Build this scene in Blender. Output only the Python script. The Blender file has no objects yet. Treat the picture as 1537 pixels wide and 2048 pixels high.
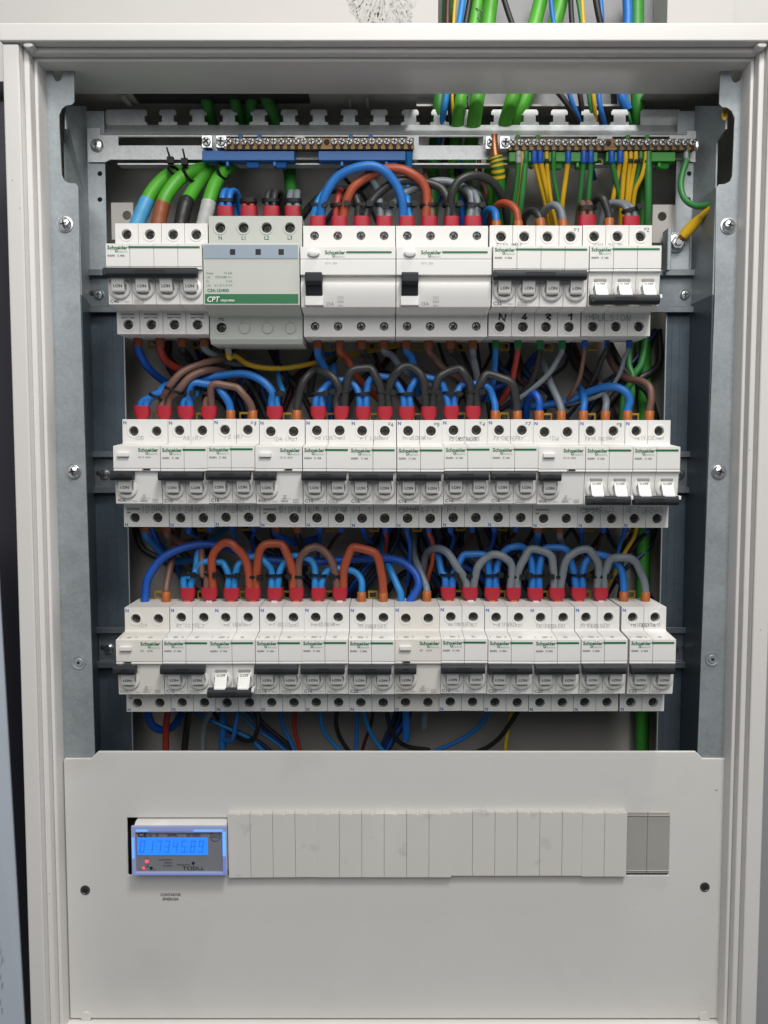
import bpy, bmesh, math, random
from mathutils import Vector, Matrix
from mathutils.geometry import tessellate_polygon
R = math.radians
S = 0.001                      # every length below is in millimetres
scene = bpy.context.scene
COL = scene.collection
# ------------------------------------------------------------------ camera
TILT = R(4.1)
CX, CY, CZ = -9.5, -752.0, 20.3
cam_d = bpy.data.cameras.new('camera')
cam = bpy.data.objects.new('camera', cam_d)
COL.objects.link(cam)
cam.location = (CX*S, CY*S, CZ*S)
cam.rotation_euler = (R(90)-TILT, 0, 0)
cam_d.sensor_fit = 'VERTICAL'
cam_d.sensor_height = 36
cam_d.lens = 36*1790/2048
cam_d.clip_start = 0.02
cam_d.clip_end = 50
scene.camera = cam
# ------------------------------------------------------------------ light
world = bpy.data.worlds.new('World')
scene.world = world
world.use_nodes = True
wb = world.node_tree.nodes['Background']
wb.inputs[0].default_value = (0.86, 0.93, 1.0, 1)
wb.inputs[1].default_value = 0.11


def lamp(name, loc, target, size, power, col):
    d = bpy.data.lights.new(name, 'AREA')
    d.shape = 'DISK'
    d.size = size
    d.energy = power
    d.color = col
    o = bpy.data.objects.new(name, d)
    COL.objects.link(o)
    o.location = loc
    o.rotation_euler = (Vector(target)-Vector(loc)).to_track_quat('-Z', 'Y').to_euler()
    return o


lamp('ceiling_lamp', (0.30, -1.02, 1.22), (0, 0, 0.05), 0.34, 12.5, (1.0, 0.955, 0.90))
lamp('front_fill_light', (0.0, -1.6, 1.0), (0, 0, 0.05), 1.35, 18, (1.0, 0.985, 0.96))  # unseen broad fill added in front to soften the shadows
lamp('wall_side_fill_lamp', (0.42, -0.27, 1.45), (0.1, 0, 0.2), 0.2, 9.5, (1.0, 0.97, 0.93))  # unseen fill lamp added overhead to brighten the comb tongues
scene.view_settings.view_transform = 'Standard'
scene.view_settings.look = 'None'
scene.view_settings.exposure = 0.2
scene.view_settings.gamma = 1

# ------------------------------------------------------------------ materials


def mat(name, col, rough=0.45, metal=0.0, noise=0.0, nscale=60, bump=0.0, bscale=300, emit=None, estr=0.0, trans=0.0, spec=0.5, stain=None):
    m = bpy.data.materials.new(name)
    m.use_nodes = True
    nt = m.node_tree
    b = nt.nodes['Principled BSDF']
    b.inputs['Base Color'].default_value = (*col, 1)
    b.inputs['Roughness'].default_value = rough
    b.inputs['Metallic'].default_value = metal
    b.inputs['Specular IOR Level'].default_value = spec
    if trans:
        b.inputs['Transmission Weight'].default_value = trans
    if emit:
        b.inputs['Emission Color'].default_value = (*emit, 1)
        b.inputs['Emission Strength'].default_value = estr
    tc = nt.nodes.new('ShaderNodeTexCoord')
    if noise:
        n = nt.nodes.new('ShaderNodeTexNoise')
        n.inputs['Scale'].default_value = nscale
        n.inputs['Detail'].default_value = 6
        n.inputs['Roughness'].default_value = 0.65
        mx = nt.nodes.new('ShaderNodeMix')
        mx.data_type = 'RGBA'
        mx.inputs[6].default_value = (*[c*(1-noise) for c in col], 1)
        mx.inputs[7].default_value = (*[min(1, c*(1+noise)) for c in col], 1)
        nt.links.new(tc.outputs['Object'], n.inputs['Vector'])
        nt.links.new(n.outputs['Fac'], mx.inputs[0])
        out = mx.outputs[2]
        if stain:
            n2 = nt.nodes.new('ShaderNodeTexNoise')
            n2.inputs['Scale'].default_value = stain[1]
            n2.inputs['Detail'].default_value = 5
            geo = nt.nodes.new('ShaderNodeNewGeometry')
            nt.links.new(geo.outputs['Position'], n2.inputs['Vector'])
            rmp = nt.nodes.new('ShaderNodeValToRGB')
            rmp.color_ramp.elements[0].position = stain[2]
            rmp.color_ramp.elements[1].position = stain[2]+0.14
            nt.links.new(n2.outputs['Fac'], rmp.inputs[0])
            m2 = nt.nodes.new('ShaderNodeMix')
            m2.data_type = 'RGBA'
            m2.inputs[7].default_value = (*stain[0], 1)
            nt.links.new(rmp.outputs['Color'], m2.inputs[0])
            nt.links.new(out, m2.inputs[6])
            out = m2.outputs[2]
        nt.links.new(out, b.inputs['Base Color'])
    if bump:
        n = nt.nodes.new('ShaderNodeTexNoise')
        n.inputs['Scale'].default_value = bscale
        n.inputs['Detail'].default_value = 4
        bp = nt.nodes.new('ShaderNodeBump')
        bp.inputs['Strength'].default_value = bump
        bp.inputs['Distance'].default_value = 0.0006
        nt.links.new(tc.outputs['Object'], n.inputs['Vector'])
        nt.links.new(n.outputs['Fac'], bp.inputs['Height'])
        nt.links.new(bp.outputs['Normal'], b.inputs['Normal'])
    return m


def galv(name, col, rough, metal=0.85):
    m = bpy.data.materials.new(name)
    m.use_nodes = True
    nt = m.node_tree
    b = nt.nodes['Principled BSDF']
    b.inputs['Metallic'].default_value = metal
    tc = nt.nodes.new('ShaderNodeTexCoord')
    v = nt.nodes.new('ShaderNodeTexVoronoi')
    v.inputs['Scale'].default_value = 420
    n = nt.nodes.new('ShaderNodeTexNoise')
    n.inputs['Scale'].default_value = 24
    n.inputs['Detail'].default_value = 8
    n.inputs['Roughness'].default_value = 0.75
    for x in (v, n):
        nt.links.new(tc.outputs['Object'], x.inputs['Vector'])
    sep = nt.nodes.new('ShaderNodeSeparateColor')
    nt.links.new(v.outputs['Color'], sep.inputs[0])
    ma = nt.nodes.new('ShaderNodeMath')
    ma.operation = 'MULTIPLY_ADD'
    ma.inputs[1].default_value = 0.16
    nt.links.new(sep.outputs[0], ma.inputs[0])
    nt.links.new(n.outputs['Fac'], ma.inputs[2])
    r = nt.nodes.new('ShaderNodeValToRGB')
    r.color_ramp.elements[0].position = 0.3
    r.color_ramp.elements[0].color = (*[c*0.78 for c in col], 1)
    r.color_ramp.elements[1].position = 0.85
    r.color_ramp.elements[1].color = (*[min(1, c*1.18) for c in col], 1)
    nt.links.new(ma.outputs[0], r.inputs[0])
    nt.links.new(r.outputs[0], b.inputs['Base Color'])
    m2 = nt.nodes.new('ShaderNodeMath')
    m2.operation = 'MULTIPLY_ADD'
    m2.inputs[1].default_value = 0.25
    m2.inputs[2].default_value = rough-0.12
    nt.links.new(n.outputs['Fac'], m2.inputs[0])
    nt.links.new(m2.outputs[0], b.inputs['Roughness'])
    return m


M = {}
M['white'] = mat('breaker_white_plastic', (0.70, 0.695, 0.68), 0.42, noise=0.035, nscale=45, bump=0.08, bscale=900)
M['cream'] = mat('aged_cream_plastic', (0.67, 0.65, 0.61), 0.45, noise=0.04, nscale=45)
M['surge'] = mat('grey_green_plastic', (0.47, 0.49, 0.455), 0.45, noise=0.03, nscale=40)
M['toggle'] = mat('toggle_plastic', (0.66, 0.655, 0.64), 0.38)
M['frame'] = mat('frame_white_paint', (0.64, 0.625, 0.61), 0.4, noise=0.03, nscale=30, bump=0.1, bscale=500)
M['cover'] = mat('cover_white_paint', (0.60, 0.592, 0.572), 0.4, noise=0.04, nscale=11, bump=0.18, bscale=600, stain=((0.53, 0.52, 0.50), 7, 0.58))
M['blank'] = mat('blanking_plastic', (0.59, 0.58, 0.555), 0.5, noise=0.03, nscale=40, stain=((0.4, 0.39, 0.375), 38, 0.64))
M['clear'] = mat('grey_translucent_plastic', (0.33, 0.325, 0.3), 0.3, noise=0.06, nscale=60)
M['back'] = mat('back_panel_paint', (0.36, 0.35, 0.33), 0.5, noise=0.08, nscale=12)
M['galv'] = galv('galvanised_steel', (0.33, 0.365, 0.385), 0.5, 0.55)
M['galvd'] = galv('galvanised_steel_shaded', (0.075, 0.10, 0.125), 0.42, 0.5)  # darkened steel colour stands for shade on the lower web and support
M['galvb'] = galv('galvanised_steel_lit', (0.62, 0.64, 0.65), 0.5, 0.5)  # lightened steel colour stands for light falling on the terminal carrier
M['rail'] = galv('zinc_rail_steel', (0.20, 0.225, 0.245), 0.4, 0.8)
M['steel'] = mat('bright_screw_steel', (0.75, 0.76, 0.78), 0.25, 1.0, noise=0.15, nscale=500)
M['screw'] = mat('terminal_screw_steel', (0.13, 0.13, 0.125), 0.35, 0.8, noise=0.45, nscale=500)
M['dark'] = mat('dark_recess', (0.012, 0.012, 0.013), 0.6)
M['bar'] = mat('charcoal_plastic', (0.018, 0.020, 0.025), 0.5, spec=.25, noise=0.15, nscale=80)
M['tie'] = mat('black_nylon', (0.008, 0.008, 0.009), 0.5, spec=.25)
M['brass'] = mat('brass', (0.15, 0.095, 0.045), 0.45, 0.9, noise=0.25, nscale=120)
M['copper'] = mat('copper_strands', (0.62, 0.25, 0.13), 0.4, 0.9, noise=0.3, nscale=400)
M['green_ink'] = mat('green_print', (0.004, 0.135, 0.042), 0.5)
M['pale_green_ink'] = mat('pale_green_print', (0.20, 0.36, 0.25), 0.5)
M['grey_ink'] = mat('grey_print', (0.075, 0.075, 0.075), 0.55)
M['pale_ink'] = mat('pale_grey_print', (0.30, 0.30, 0.30), 0.55)
M['blue_ink'] = mat('blue_print', (0.015, 0.10, 0.38), 0.5)
M['pencil'] = mat('pencil_marks', (0.29, 0.285, 0.28), 0.5)
M['pen'] = mat('ballpoint_marks', (0.07, 0.07, 0.075), 0.5)
M['marker'] = mat('black_marker', (0.015, 0.015, 0.018), 0.4)
M['slit'] = mat('slit_grey', (0.30, 0.29, 0.28), 0.6)
M['white_ink'] = mat('white_print', (0.8, 0.8, 0.78), 0.5)
M['strip'] = mat('blue_grey_strip', (0.25, 0.31, 0.37), 0.35)
for k, c in dict(blue=(0.013, 0.145, 0.48), blue2=(0.006, 0.075, 0.40), cyan=(0.015, 0.20, 0.52), navy=(0.006, 0.022, 0.085), orange=(0.34, 0.062, 0.024),
                 red=(0.30, 0.03, 0.022), brown=(0.15, 0.078, 0.060), black=(0.013, 0.013, 0.014), char=(0.035, 0.036, 0.037),
                 grey=(0.16, 0.185, 0.21), green=(0.065, 0.33, 0.022), dgreen=(0.02, 0.17, 0.02), yellow=(0.62, 0.38, 0.012), maroon=(0.06, 0.014, 0.014), egreen=(0.03, 0.19, 0.045),
                 f_red=(0.37, 0.009, 0.025), f_orange=(0.36, 0.10, 0.018), f_green=(0.008, 0.17, 0.055), f_blue=(0.01, 0.085, 0.42), f_brown=(0.23, 0.065, 0.02),
                 mgreen=(0.03, 0.22, 0.025), tapeblue=(0.06, 0.30, 0.55), tapegrey=(0.40, 0.41, 0.41), tapebrown=(0.24, 0.07, 0.025), clip=(0.30, 0.18, 0.015), holder_blue=(0.015, 0.13, 0.42),
                 holder_green=(0.03, 0.25, 0.025)).items():
    M[k] = mat('pvc_'+k, c, 0.48, noise=0.12, nscale=70, bump=0.12, bscale=400)
M['char'] = mat('pvc_charcoal_scuffed', (0.028, 0.029, 0.030), 0.45, noise=0.45, nscale=130, bump=0.3, bscale=500)
M['lcd'] = mat('blue_backlit_lcd', (0.02, 0.12, 0.6), 0.3, emit=(0.020, 0.20, 1.0), estr=0.85)
M['seg'] = mat('lcd_segments', (0.01, 0.07, 0.4), 0.4, emit=(0.013, 0.13, 0.76), estr=0.8)
M['spill'] = mat('backlight_spill', (0.1, 0.25, 0.8), 0.2, emit=(0.10, 0.32, 1.0), estr=0.95)  # emission stands for display backlight spilling onto the bezel edge
M['spill2'] = mat('backlight_spill_dim', (0.2, 0.25, 0.5), 0.2, emit=(0.08, 0.13, 0.55), estr=0.4)  # weaker emission for backlight spill along the rest of the bezel
M['led'] = mat('red_led', (0.8, 0.05, 0.1), 0.3, emit=(1.0, 0.04, 0.10), estr=1.6)
M['face'] = mat('meter_face_grey', (0.20, 0.205, 0.225), 0.35, noise=0.06, nscale=30)
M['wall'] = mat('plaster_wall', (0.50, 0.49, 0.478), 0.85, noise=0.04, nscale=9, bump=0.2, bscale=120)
M['wallg'] = mat('shaded_plaster_wall', (0.28, 0.28, 0.295), 0.85, noise=0.08, nscale=9, bump=0.2, bscale=120)  # plaster greyed in its colour to stand for shade on the wall
M['gap_shade_board'] = mat('gap_shade_paint', (0.030, 0.029, 0.042), 0.6, noise=0.1, nscale=10)  # near-black colour stands for shade in the gap beside the cabinet
M['pale_board'] = mat('pale_blue_board', (0.42, 0.47, 0.54), 0.5, noise=0.05, nscale=20)

# ------------------------------------------------------------------ helpers


def at(u, v, Y):
    """World point (mm) at depth Y that lies on the line of sight through photo pixel u, v."""
    x = (u-768.5)/1790
    y = -(v-1024)/1790
    c, s = math.cos(TILT), math.sin(TILT)
    d = Vector((x, c+y*s, y*c-s))
    return Vector((CX, CY, CZ))+d*((Y-CY)/d.y)


def setp(o, label=None, cat=None, group=None, kind=None):
    for k, v in (('label', label), ('category', cat), ('group', group), ('kind', kind)):
        if v:
            o[k] = v
    return o


def empty(name, loc, label=None, cat=None, group=None, kind=None):
    o = bpy.data.objects.new(name, None)
    COL.objects.link(o)
    o.location = Vector(loc)*S
    return setp(o, label, cat, group, kind)


def link(name, me, parent=None, loc=(0, 0, 0), rot=(0, 0, 0)):
    o = bpy.data.objects.new(name, me)
    COL.objects.link(o)
    o.location = Vector(loc)*S
    o.rotation_euler = rot
    if parent:
        o.parent = parent
    if me.get('rounded'):
        md = o.modifiers.new('weighted_normals', 'WEIGHTED_NORMAL')
        md.keep_sharp = True
        md.weight = 90
    return o


_txt = {}


def text_geo(s, bold=0.0):
    k = (s, bold)
    if k not in _txt:
        cu = bpy.data.curves.new('t', 'FONT')
        cu.body = s
        cu.size = 1
        cu.resolution_u = 2
        cu.offset = bold
        ob = bpy.data.objects.new('t', cu)
        me = bpy.data.meshes.new_from_object(ob)
        vs = [(v.co.x, v.co.y) for v in me.vertices]
        fs = [tuple(p.vertices) for p in me.polygons]
        bpy.data.objects.remove(ob)
        bpy.data.curves.remove(cu)
        bpy.data.meshes.remove(me)
        xs = [v[0] for v in vs] or [0, 1]
        _txt[k] = (vs, fs, min(xs), max(xs))
    return _txt[k]


# a stroke alphabet for handwriting: two digits per point, on a 4 x 6 grid
HF = {'A': '00-26-40,12-32', 'B': '00-06-36-45-33-03,33-41-30-00', 'C': '45-26-04-02-20-41', 'D': '00-06-26-44-42-20-00', 'E': '46-06-00-40,03-33', 'F': '00-06-46,03-33',
      'G': '45-26-04-02-20-40-43-23', 'H': '00-06,40-46,03-43', 'I': '20-26', 'J': '01-20-31-36', 'K': '00-06,46-03-40', 'L': '06-00-40', 'M': '00-06-23-46-40', 'N': '00-06-40-46',
      'O': '20-02-04-26-44-42-20', 'P': '00-06-36-45-44-33-03', 'R': '00-06-36-45-33-03,23-40', 'S': '45-26-05-14-33-41-20-01', 'T': '20-26,06-46', 'U': '06-01-20-41-46',
      'V': '06-20-46', 'X': '00-46,06-40', 'Y': '06-23-46,23-20', 'Z': '06-46-00-40', '0': '20-02-04-26-44-42-20', '1': '04-26-20', '2': '05-26-45-00-40', '3': '05-26-45-13-42-20-01',
      '4': '36-02-42,34-30', '5': '46-06-03-34-42-20-01', '6': '46-13-01-20-41-33-12', '7': '06-46-10,13-33', '8': '23-05-26-45-23-01-20-41-23', '9': '44-24-05-26-45-20',
      '.': '10-11', '(': '36-14-12-30', ')': '16-34-32-10', '-': '13-33', '/': '00-46', '~': '03-14-32-43'}


class MB:
    """Collects geometry in mm; build() links it as one mesh object."""

    def __init__(s):
        s.v = []
        s.f = []
        s.m = []
        s.mi = 0

    def add(s, vs, fs):
        o = len(s.v)
        s.v += [tuple(v) for v in vs]
        for f in fs:
            s.f.append(tuple(i+o for i in f))
            s.m.append(s.mi)
        return s

    def box(s, x0, x1, y0, y1, z0, z1):
        v = [(x, y, z) for x in (x0, x1) for y in (y0, y1) for z in (z0, z1)]
        return s.add(v, [(0, 1, 3, 2), (4, 6, 7, 5), (0, 4, 5, 1), (2, 3, 7, 6), (0, 2, 6, 4), (1, 5, 7, 3)])

    def prism_x(s, out, x0, x1):
        n = len(out)
        v = [(x0, y, z) for y, z in out]+[(x1, y, z) for y, z in out]
        f = [(i, (i+1) % n, (i+1) % n+n, i+n) for i in range(n)]
        return s.add(v, f+[tuple(range(n))[::-1], tuple(range(n, 2*n))])

    def prism_z(s, out, z0, z1):
        n = len(out)
        v = [(x, y, z0) for x, y in out]+[(x, y, z1) for x, y in out]
        f = [(i, (i+1) % n, (i+1) % n+n, i+n) for i in range(n)]
        return s.add(v, f+[tuple(range(n))[::-1], tuple(range(n, 2*n))])

    def plate(s, outer, holes, y0, y1):
        """Outline in x, z with holes, from depth y0 (front) to y1."""
        loops = [outer]+list(holes)
        flat = [p for l in loops for p in l]
        n = len(flat)
        tri = tessellate_polygon([[Vector((p[0], p[1], 0)) for p in l] for l in loops])
        v = [(p[0], y0, p[1]) for p in flat]+[(p[0], y1, p[1]) for p in flat]
        f = [tuple(t) for t in tri]+[tuple(i+n for i in t[::-1]) for t in tri]
        k = 0
        for l in loops:
            m = len(l)
            f += [(k+i, k+(i+1) % m, k+(i+1) % m+n, k+i+n) for i in range(m)]
            k += m
        return s.add(v, f)

    def lathe(s, prof, cx, cz, n=20, cap=True, ex=1.0, ez=1.0):
        """prof: (radius, y), turned round an axis parallel to y."""
        v = []
        for r, y in prof:
            for i in range(n):
                a = 2*math.pi*i/n
                v.append((cx+r*ex*math.cos(a), y, cz+r*ez*math.sin(a)))
        f = []
        for k in range(len(prof)-1):
            for i in range(n):
                j = (i+1) % n
                f.append((k*n+i, k*n+j, (k+1)*n+j, (k+1)*n+i))
        if cap:
            f.append(tuple(range((len(prof)-1)*n, len(prof)*n)))
        return s.add(v, f)

    def loft(s, secs, n=16, p=2.6, cap=True):
        """secs: (centre, rx, ry) rings in the xy plane: squarish ellipses stacked in z."""
        v = []
        for c, rx, ry in secs:
            for i in range(n):
                a = 2*math.pi*i/n
                ca, sa = math.cos(a), math.sin(a)
                v.append((c[0]+rx*math.copysign(abs(ca)**(2/p), ca), c[1]+ry*math.copysign(abs(sa)**(2/p), sa), c[2]))
        f = []
        for k in range(len(secs)-1):
            for i in range(n):
                j = (i+1) % n
                f.append((k*n+i, k*n+j, (k+1)*n+j, (k+1)*n+i))
        if cap:
            f += [tuple(range(n))[::-1], tuple(range((len(secs)-1)*n, len(secs)*n))]
        return s.add(v, f)

    def hole_cell(s, x0, x1, z0, z1, y, cx, cz, r, depth, n=20):
        """A rectangle facing -y with a round hole and the hole's wall."""
        A = set(2*math.pi*i/n for i in range(n))
        for X in (x0, x1):
            for Z in (z0, z1):
                A.add(math.atan2(Z-cz, X-cx) % (2*math.pi))
        A = sorted(A)
        v = []
        for a in A:
            ca, sa = math.cos(a), math.sin(a)
            ts = []
            if abs(ca) > 1e-9:
                ts.append(((x1 if ca > 0 else x0)-cx)/ca)
            if abs(sa) > 1e-9:
                ts.append(((z1 if sa > 0 else z0)-cz)/sa)
            t = min(ts)
            v.append((cx+ca*r, y, cz+sa*r))
            v.append((cx+ca*t, y, cz+sa*t))
            v.append((cx+ca*r, y+depth, cz+sa*r))
        f = []
        n2 = len(A)
        for i in range(n2):
            j = (i+1) % n2
            f.append((i*3, i*3+1, j*3+1, j*3))
            f.append((i*3, j*3, j*3+2, i*3+2))
        return s.add(v, f)

    def text(s, t, x, z, y, h=None, w=None, bold=0.0, align='l', hs=1.0, rot=0.0, shear=0.0):
        """h: letter size; w: total width. y: depth or a function of z."""
        vs, fs, a, b = text_geo(t, bold)
        if h is None:
            h = w/(b-a)
        sx = h*hs if w is None else w/(b-a)
        ox = -a*sx
        if align == 'c':
            ox = -(a+b)/2*sx
        elif align == 'r':
            ox = -b*sx
        cr, sr = math.cos(rot), math.sin(rot)
        out = []
        for px, pz in vs:
            qx, qz = ox+px*sx+shear*pz*h, pz*h
            X, Z = x+qx*cr-qz*sr, z+qx*sr+qz*cr
            out.append((X, y(Z) if callable(y) else y, Z))
        return s.add(out, fs)

    def hand(s, t, x, z, y, h, w, thick=0.4, rnd=None, adv=1.35):
        """Handwriting: thin ribbons along wobbling strokes. h: letter height, w: letter width."""
        rnd = rnd or random
        for ch in t.upper():
            tilde = ch == 'Ñ'
            base = 'N' if tilde else ch
            dz = rnd.uniform(-.07, .07)*h
            ws = w*rnd.uniform(.85, 1.1)
            sl = rnd.uniform(-.05, .15)
            strokes = HF.get(base, '')
            parts = [q for q in strokes.split(',') if q]
            pl = [[(int(q[0])/4*ws, int(q[1])/6*h) for q in p.split('-')] for p in parts]
            if tilde:
                pl.append([(0, h*1.15), (ws*.35, h*1.3), (ws*.65, h*1.15), (ws, h*1.3)])
            for p in pl:
                p = [(x+a+sl*b+rnd.uniform(-.05, .05)*w, z+b+dz+rnd.uniform(-.04, .04)*h) for a, b in p]
                for (ax, az), (bx, bz) in zip(p, p[1:]):
                    dx, dzz = bx-ax, bz-az
                    L = math.hypot(dx, dzz) or 1
                    nx, nz = -dzz/L*thick/2, dx/L*thick/2
                    ex, ez = dx/L*thick*.3, dzz/L*thick*.3
                    q = [(ax-ex+nx, az-ez+nz), (ax-ex-nx, az-ez-nz), (bx+ex-nx, bz+ez-nz), (bx+ex+nx, bz+ez+nz)]
                    s.add([(a, y(b) if callable(y) else y, b) for a, b in q], [(0, 1, 2, 3)])
            x += ws*adv if ch != ' ' else w*.8
        return s

    def quad(s, x0, x1, z0, z1, y):
        return s.add([(x0, y, z0), (x1, y, z0), (x1, y, z1), (x0, y, z1)], [(0, 1, 2, 3)])

    def tube(s, pts, r, n=10, cap=True, mats=None):
        """Round rod along points; r number or list. mats: (a, b) splits it lengthwise in two colours."""
        L = len(pts)
        rs = r if isinstance(r, (list, tuple)) else [r]*L
        t0 = (pts[1]-pts[0]).normalized()
        up = Vector((0, -1, 0))
        if abs(t0.dot(up)) > .9:
            up = Vector((1, 0, 0))
        nrm = (up-t0*up.dot(t0)).normalized()
        v = []
        for i, p in enumerate(pts):
            t = (pts[min(i+1, L-1)]-pts[max(i-1, 0)]).normalized()
            nrm = (nrm-t*nrm.dot(t)).normalized()
            bn = t.cross(nrm)
            for k in range(n):
                a = 2*math.pi*k/n
                v.append(p+(nrm*math.cos(a)+bn*math.sin(a))*rs[i])
        o = len(s.v)
        s.v += [tuple(q) for q in v]
        for i in range(L-1):
            for k in range(n):
                j = (k+1) % n
                s.f.append((o+i*n+k, o+i*n+j, o+(i+1)*n+j, o+(i+1)*n+k))
                s.m.append(s.mi if mats is None else mats[0 if (k+n//4+1) % n < n//2+1 else 1])
        if cap:
            s.f.append(tuple(o+k for k in range(n))[::-1])
            s.f.append(tuple(o+(L-1)*n+k for k in range(n)))
            s.m += [s.mi, s.mi]
        return s

    def mesh(s, name, mats, smooth=35, bevel=0.0, seg=1, weld=False, origin=None, rounded=False):
        o = origin or (0, 0, 0)
        me = bpy.data.meshes.new(name)
        me.from_pydata([((a-o[0])*S, (b-o[1])*S, (c-o[2])*S) for a, b, c in s.v], [], s.f)
        mats = mats if isinstance(mats, (list, tuple)) else [mats]
        for m in mats:
            me.materials.append(M[m])
        me.polygons.foreach_set('material_index', s.m)
        bm = bmesh.new()
        bm.from_mesh(me)
        if weld or bevel:
            bmesh.ops.remove_doubles(bm, verts=bm.verts, dist=1e-6)
        bmesh.ops.recalc_face_normals(bm, faces=bm.faces)
        if bevel:
            ed = [e for e in bm.edges if len(e.link_faces) == 2 and e.calc_face_angle(0) > R(28)]
            bmesh.ops.bevel(bm, geom=ed, offset=bevel*S, segments=seg, profile=.6, affect='EDGES', clamp_overlap=True)
        bm.to_mesh(me)
        bm.free()
        if smooth:
            me.polygons.foreach_set('use_smooth', [True]*len(me.polygons))
            me.set_sharp_from_angle(angle=R(smooth))
        if smooth and (bevel or rounded):
            me['rounded'] = 1
        me.update()
        return me

    def build(s, name, mats, parent=None, loc=(0, 0, 0), **k):
        return link(name, s.mesh(name, mats, **k), parent, loc)


def flat(mb):
    """Prints: no normals work needed."""
    return mb


def arcpts(cx, cz, r, a0, a1, n=6):
    return [(cx+r*math.cos(R(a0+(a1-a0)*i/n)), cz+r*math.sin(R(a0+(a1-a0)*i/n))) for i in range(n+1)]


def circ(cx, cz, r, n=14):
    return [(cx+r*math.cos(2*math.pi*i/n), cz+r*math.sin(2*math.pi*i/n)) for i in range(n)]


def spline(pts, per=7):
    P = [Vector(p) for p in pts]
    if len(P) == 2:
        P = [P[0], (P[0]+P[1])/2, P[1]]
    out = []
    for i in range(len(P)-1):
        p0 = P[i-1] if i else P[0]*2-P[1]
        p1, p2 = P[i], P[i+1]
        p3 = P[i+2] if i+2 < len(P) else P[-1]*2-P[-2]
        # centripetal-ish tangents keep the rods from overshooting
        d1 = (p2-p1).length
        m1 = (p2-p0)/max(((p1-p0).length+d1), 1e-6)*d1
        m2 = (p3-p1)/max((d1+(p3-p2).length), 1e-6)*d1
        for k in range(per):
            t = k/per
            a, b, c, d = 2*t**3-3*t**2+1, t**3-2*t**2+t, -2*t**3+3*t**2, t**3-t**2
            out.append(p1*a+m1*b+p2*c+m2*d)
    out.append(P[-1])
    return out

# ------------------------------------------------------------------ the setting
m = MB()
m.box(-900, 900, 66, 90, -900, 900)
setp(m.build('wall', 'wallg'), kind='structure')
XL, XR = at(31, 1024, -78).x, at(1546, 1024, -78).x
ZT = at(768, 45, -80).z
ZB = at(768, 2037, -46).z-19.8
XC0, XC1 = at(128, 1515, -46).x, at(1457, 1515, -46).x
ZS = at(768, 140, -46).z

m = MB()
b0 = at(877, 20, 30).x
m.box(-420, b0, 30, 65.5, ZT+2, ZT+260)
o = m.build('wall_board', 'wall', bevel=1.0, seg=2)
setp(o, 'off-white board with a grey scratched print standing above the cabinet', 'board')
rnd = random.Random(5)
m = MB()
pc = at(762, -45, 29.7)
N = 40
ring = []
for i in range(N):
    a = 2*math.pi*i/N
    r = 37*(1+rnd.uniform(-.06, .06))
    ring.append((pc.x+r*math.cos(a)*.86, pc.z+r*1.25*math.sin(a)))
m.add([(x, 29.85, z) for x, z in ring], [tuple(range(N))])
m.mi = 1
for i in range(900):
    a = rnd.uniform(0, 2*math.pi)
    r0 = 37*math.sqrt(rnd.uniform(.05, .86))
    l = rnd.uniform(.8, 3.2)
    t = rnd.uniform(.15, .5)
    ca, sa = math.cos(a), math.sin(a)*1.25
    x0, z0, x1, z1 = pc.x+r0*ca*.86, pc.z+r0*sa, pc.x+(r0+l)*ca*.86, pc.z+(r0+l)*sa
    nx, nz = -sa*t, ca*t
    m.mi = 1 if rnd.random() < .75 else 2
    m.add([(x0-nx*.4, 29.7, z0-nz*.4), (x1-nx, 29.7, z1-nz), (x1+nx*.6, 29.7, z1+nz*.6), (x0+nx, 29.7, z0+nz)], [(0, 1, 2, 3)])
q = at(822, 22, 29.7)
m.mi = 2
m.text('SNO', q.x-3, q.z-1, 29.7, h=6.5, rot=R(-90))
M['patch'] = mat('scratched_grey_print', (0.44, 0.435, 0.42), 0.7, noise=0.3, nscale=160)
M['patchd'] = mat('scratch_marks', (0.33, 0.325, 0.31), 0.7, noise=0.2, nscale=200)
m.build('grey_print', ['patch', 'patchd', 'pale_ink'], o, smooth=0)
b1 = at(1335, 20, 25).x
b2 = at(1470, 20, 25).x
m = MB()
m.box(b1, b2, 25, 65.5, ZT+2, ZT+260)
m.box(b2+.3, b2+160, 40, 65.5, ZT+2, ZT+260)
setp(m.build('wall_casing', 'wall', bevel=1.0, seg=2), 'pale grey boxed wall casing beside the cables above the cabinet', 'casing')

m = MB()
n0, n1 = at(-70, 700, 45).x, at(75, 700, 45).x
m.box(n0-60, n1, 45, 60, at(0, 2300, 45).z, ZT-8)  # added dark board, carried up over the shaded strip of wall
setp(m.build('gap_shade_board', 'gap_shade_board', bevel=1.0), 'dark board added in the narrow gap beside the cabinet, standing for shade', 'board')
m = MB()
pp = [at(-90, 1000, -30), at(-6, 1080, -30), at(51, 2070, -62), at(-90, 2070, -62)]
m.add(pp+[p+Vector((-1, 5, 0)) for p in pp], [(0, 1, 2, 3), (7, 6, 5, 4), (0, 4, 5, 1), (1, 5, 6, 2), (2, 6, 7, 3), (3, 7, 4, 0)])
o = m.build('leaning_panel', 'pale_board', smooth=0, bevel=.8)
setp(o, 'pale blue-grey panel leaning at the lower side of the cabinet', 'panel')
m = MB()
for k in range(9):
    a = at(4+k % 3*4, 1880+k*17, -60)
    m.box(a.x-3, a.x-2.3, a.y-1.2, a.y-1, a.z-4, a.z+1)
m.build('faint_print', 'pale_ink', o, smooth=0)

# ------------------------------------------------------------------ cabinet
cab = empty('electrical_cabinet', (0, 64, ZB), 'white wall cabinet with ridged frame and galvanised inner uprights', 'electrical cabinet')
COFF = Vector((0, 64, ZB))


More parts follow.
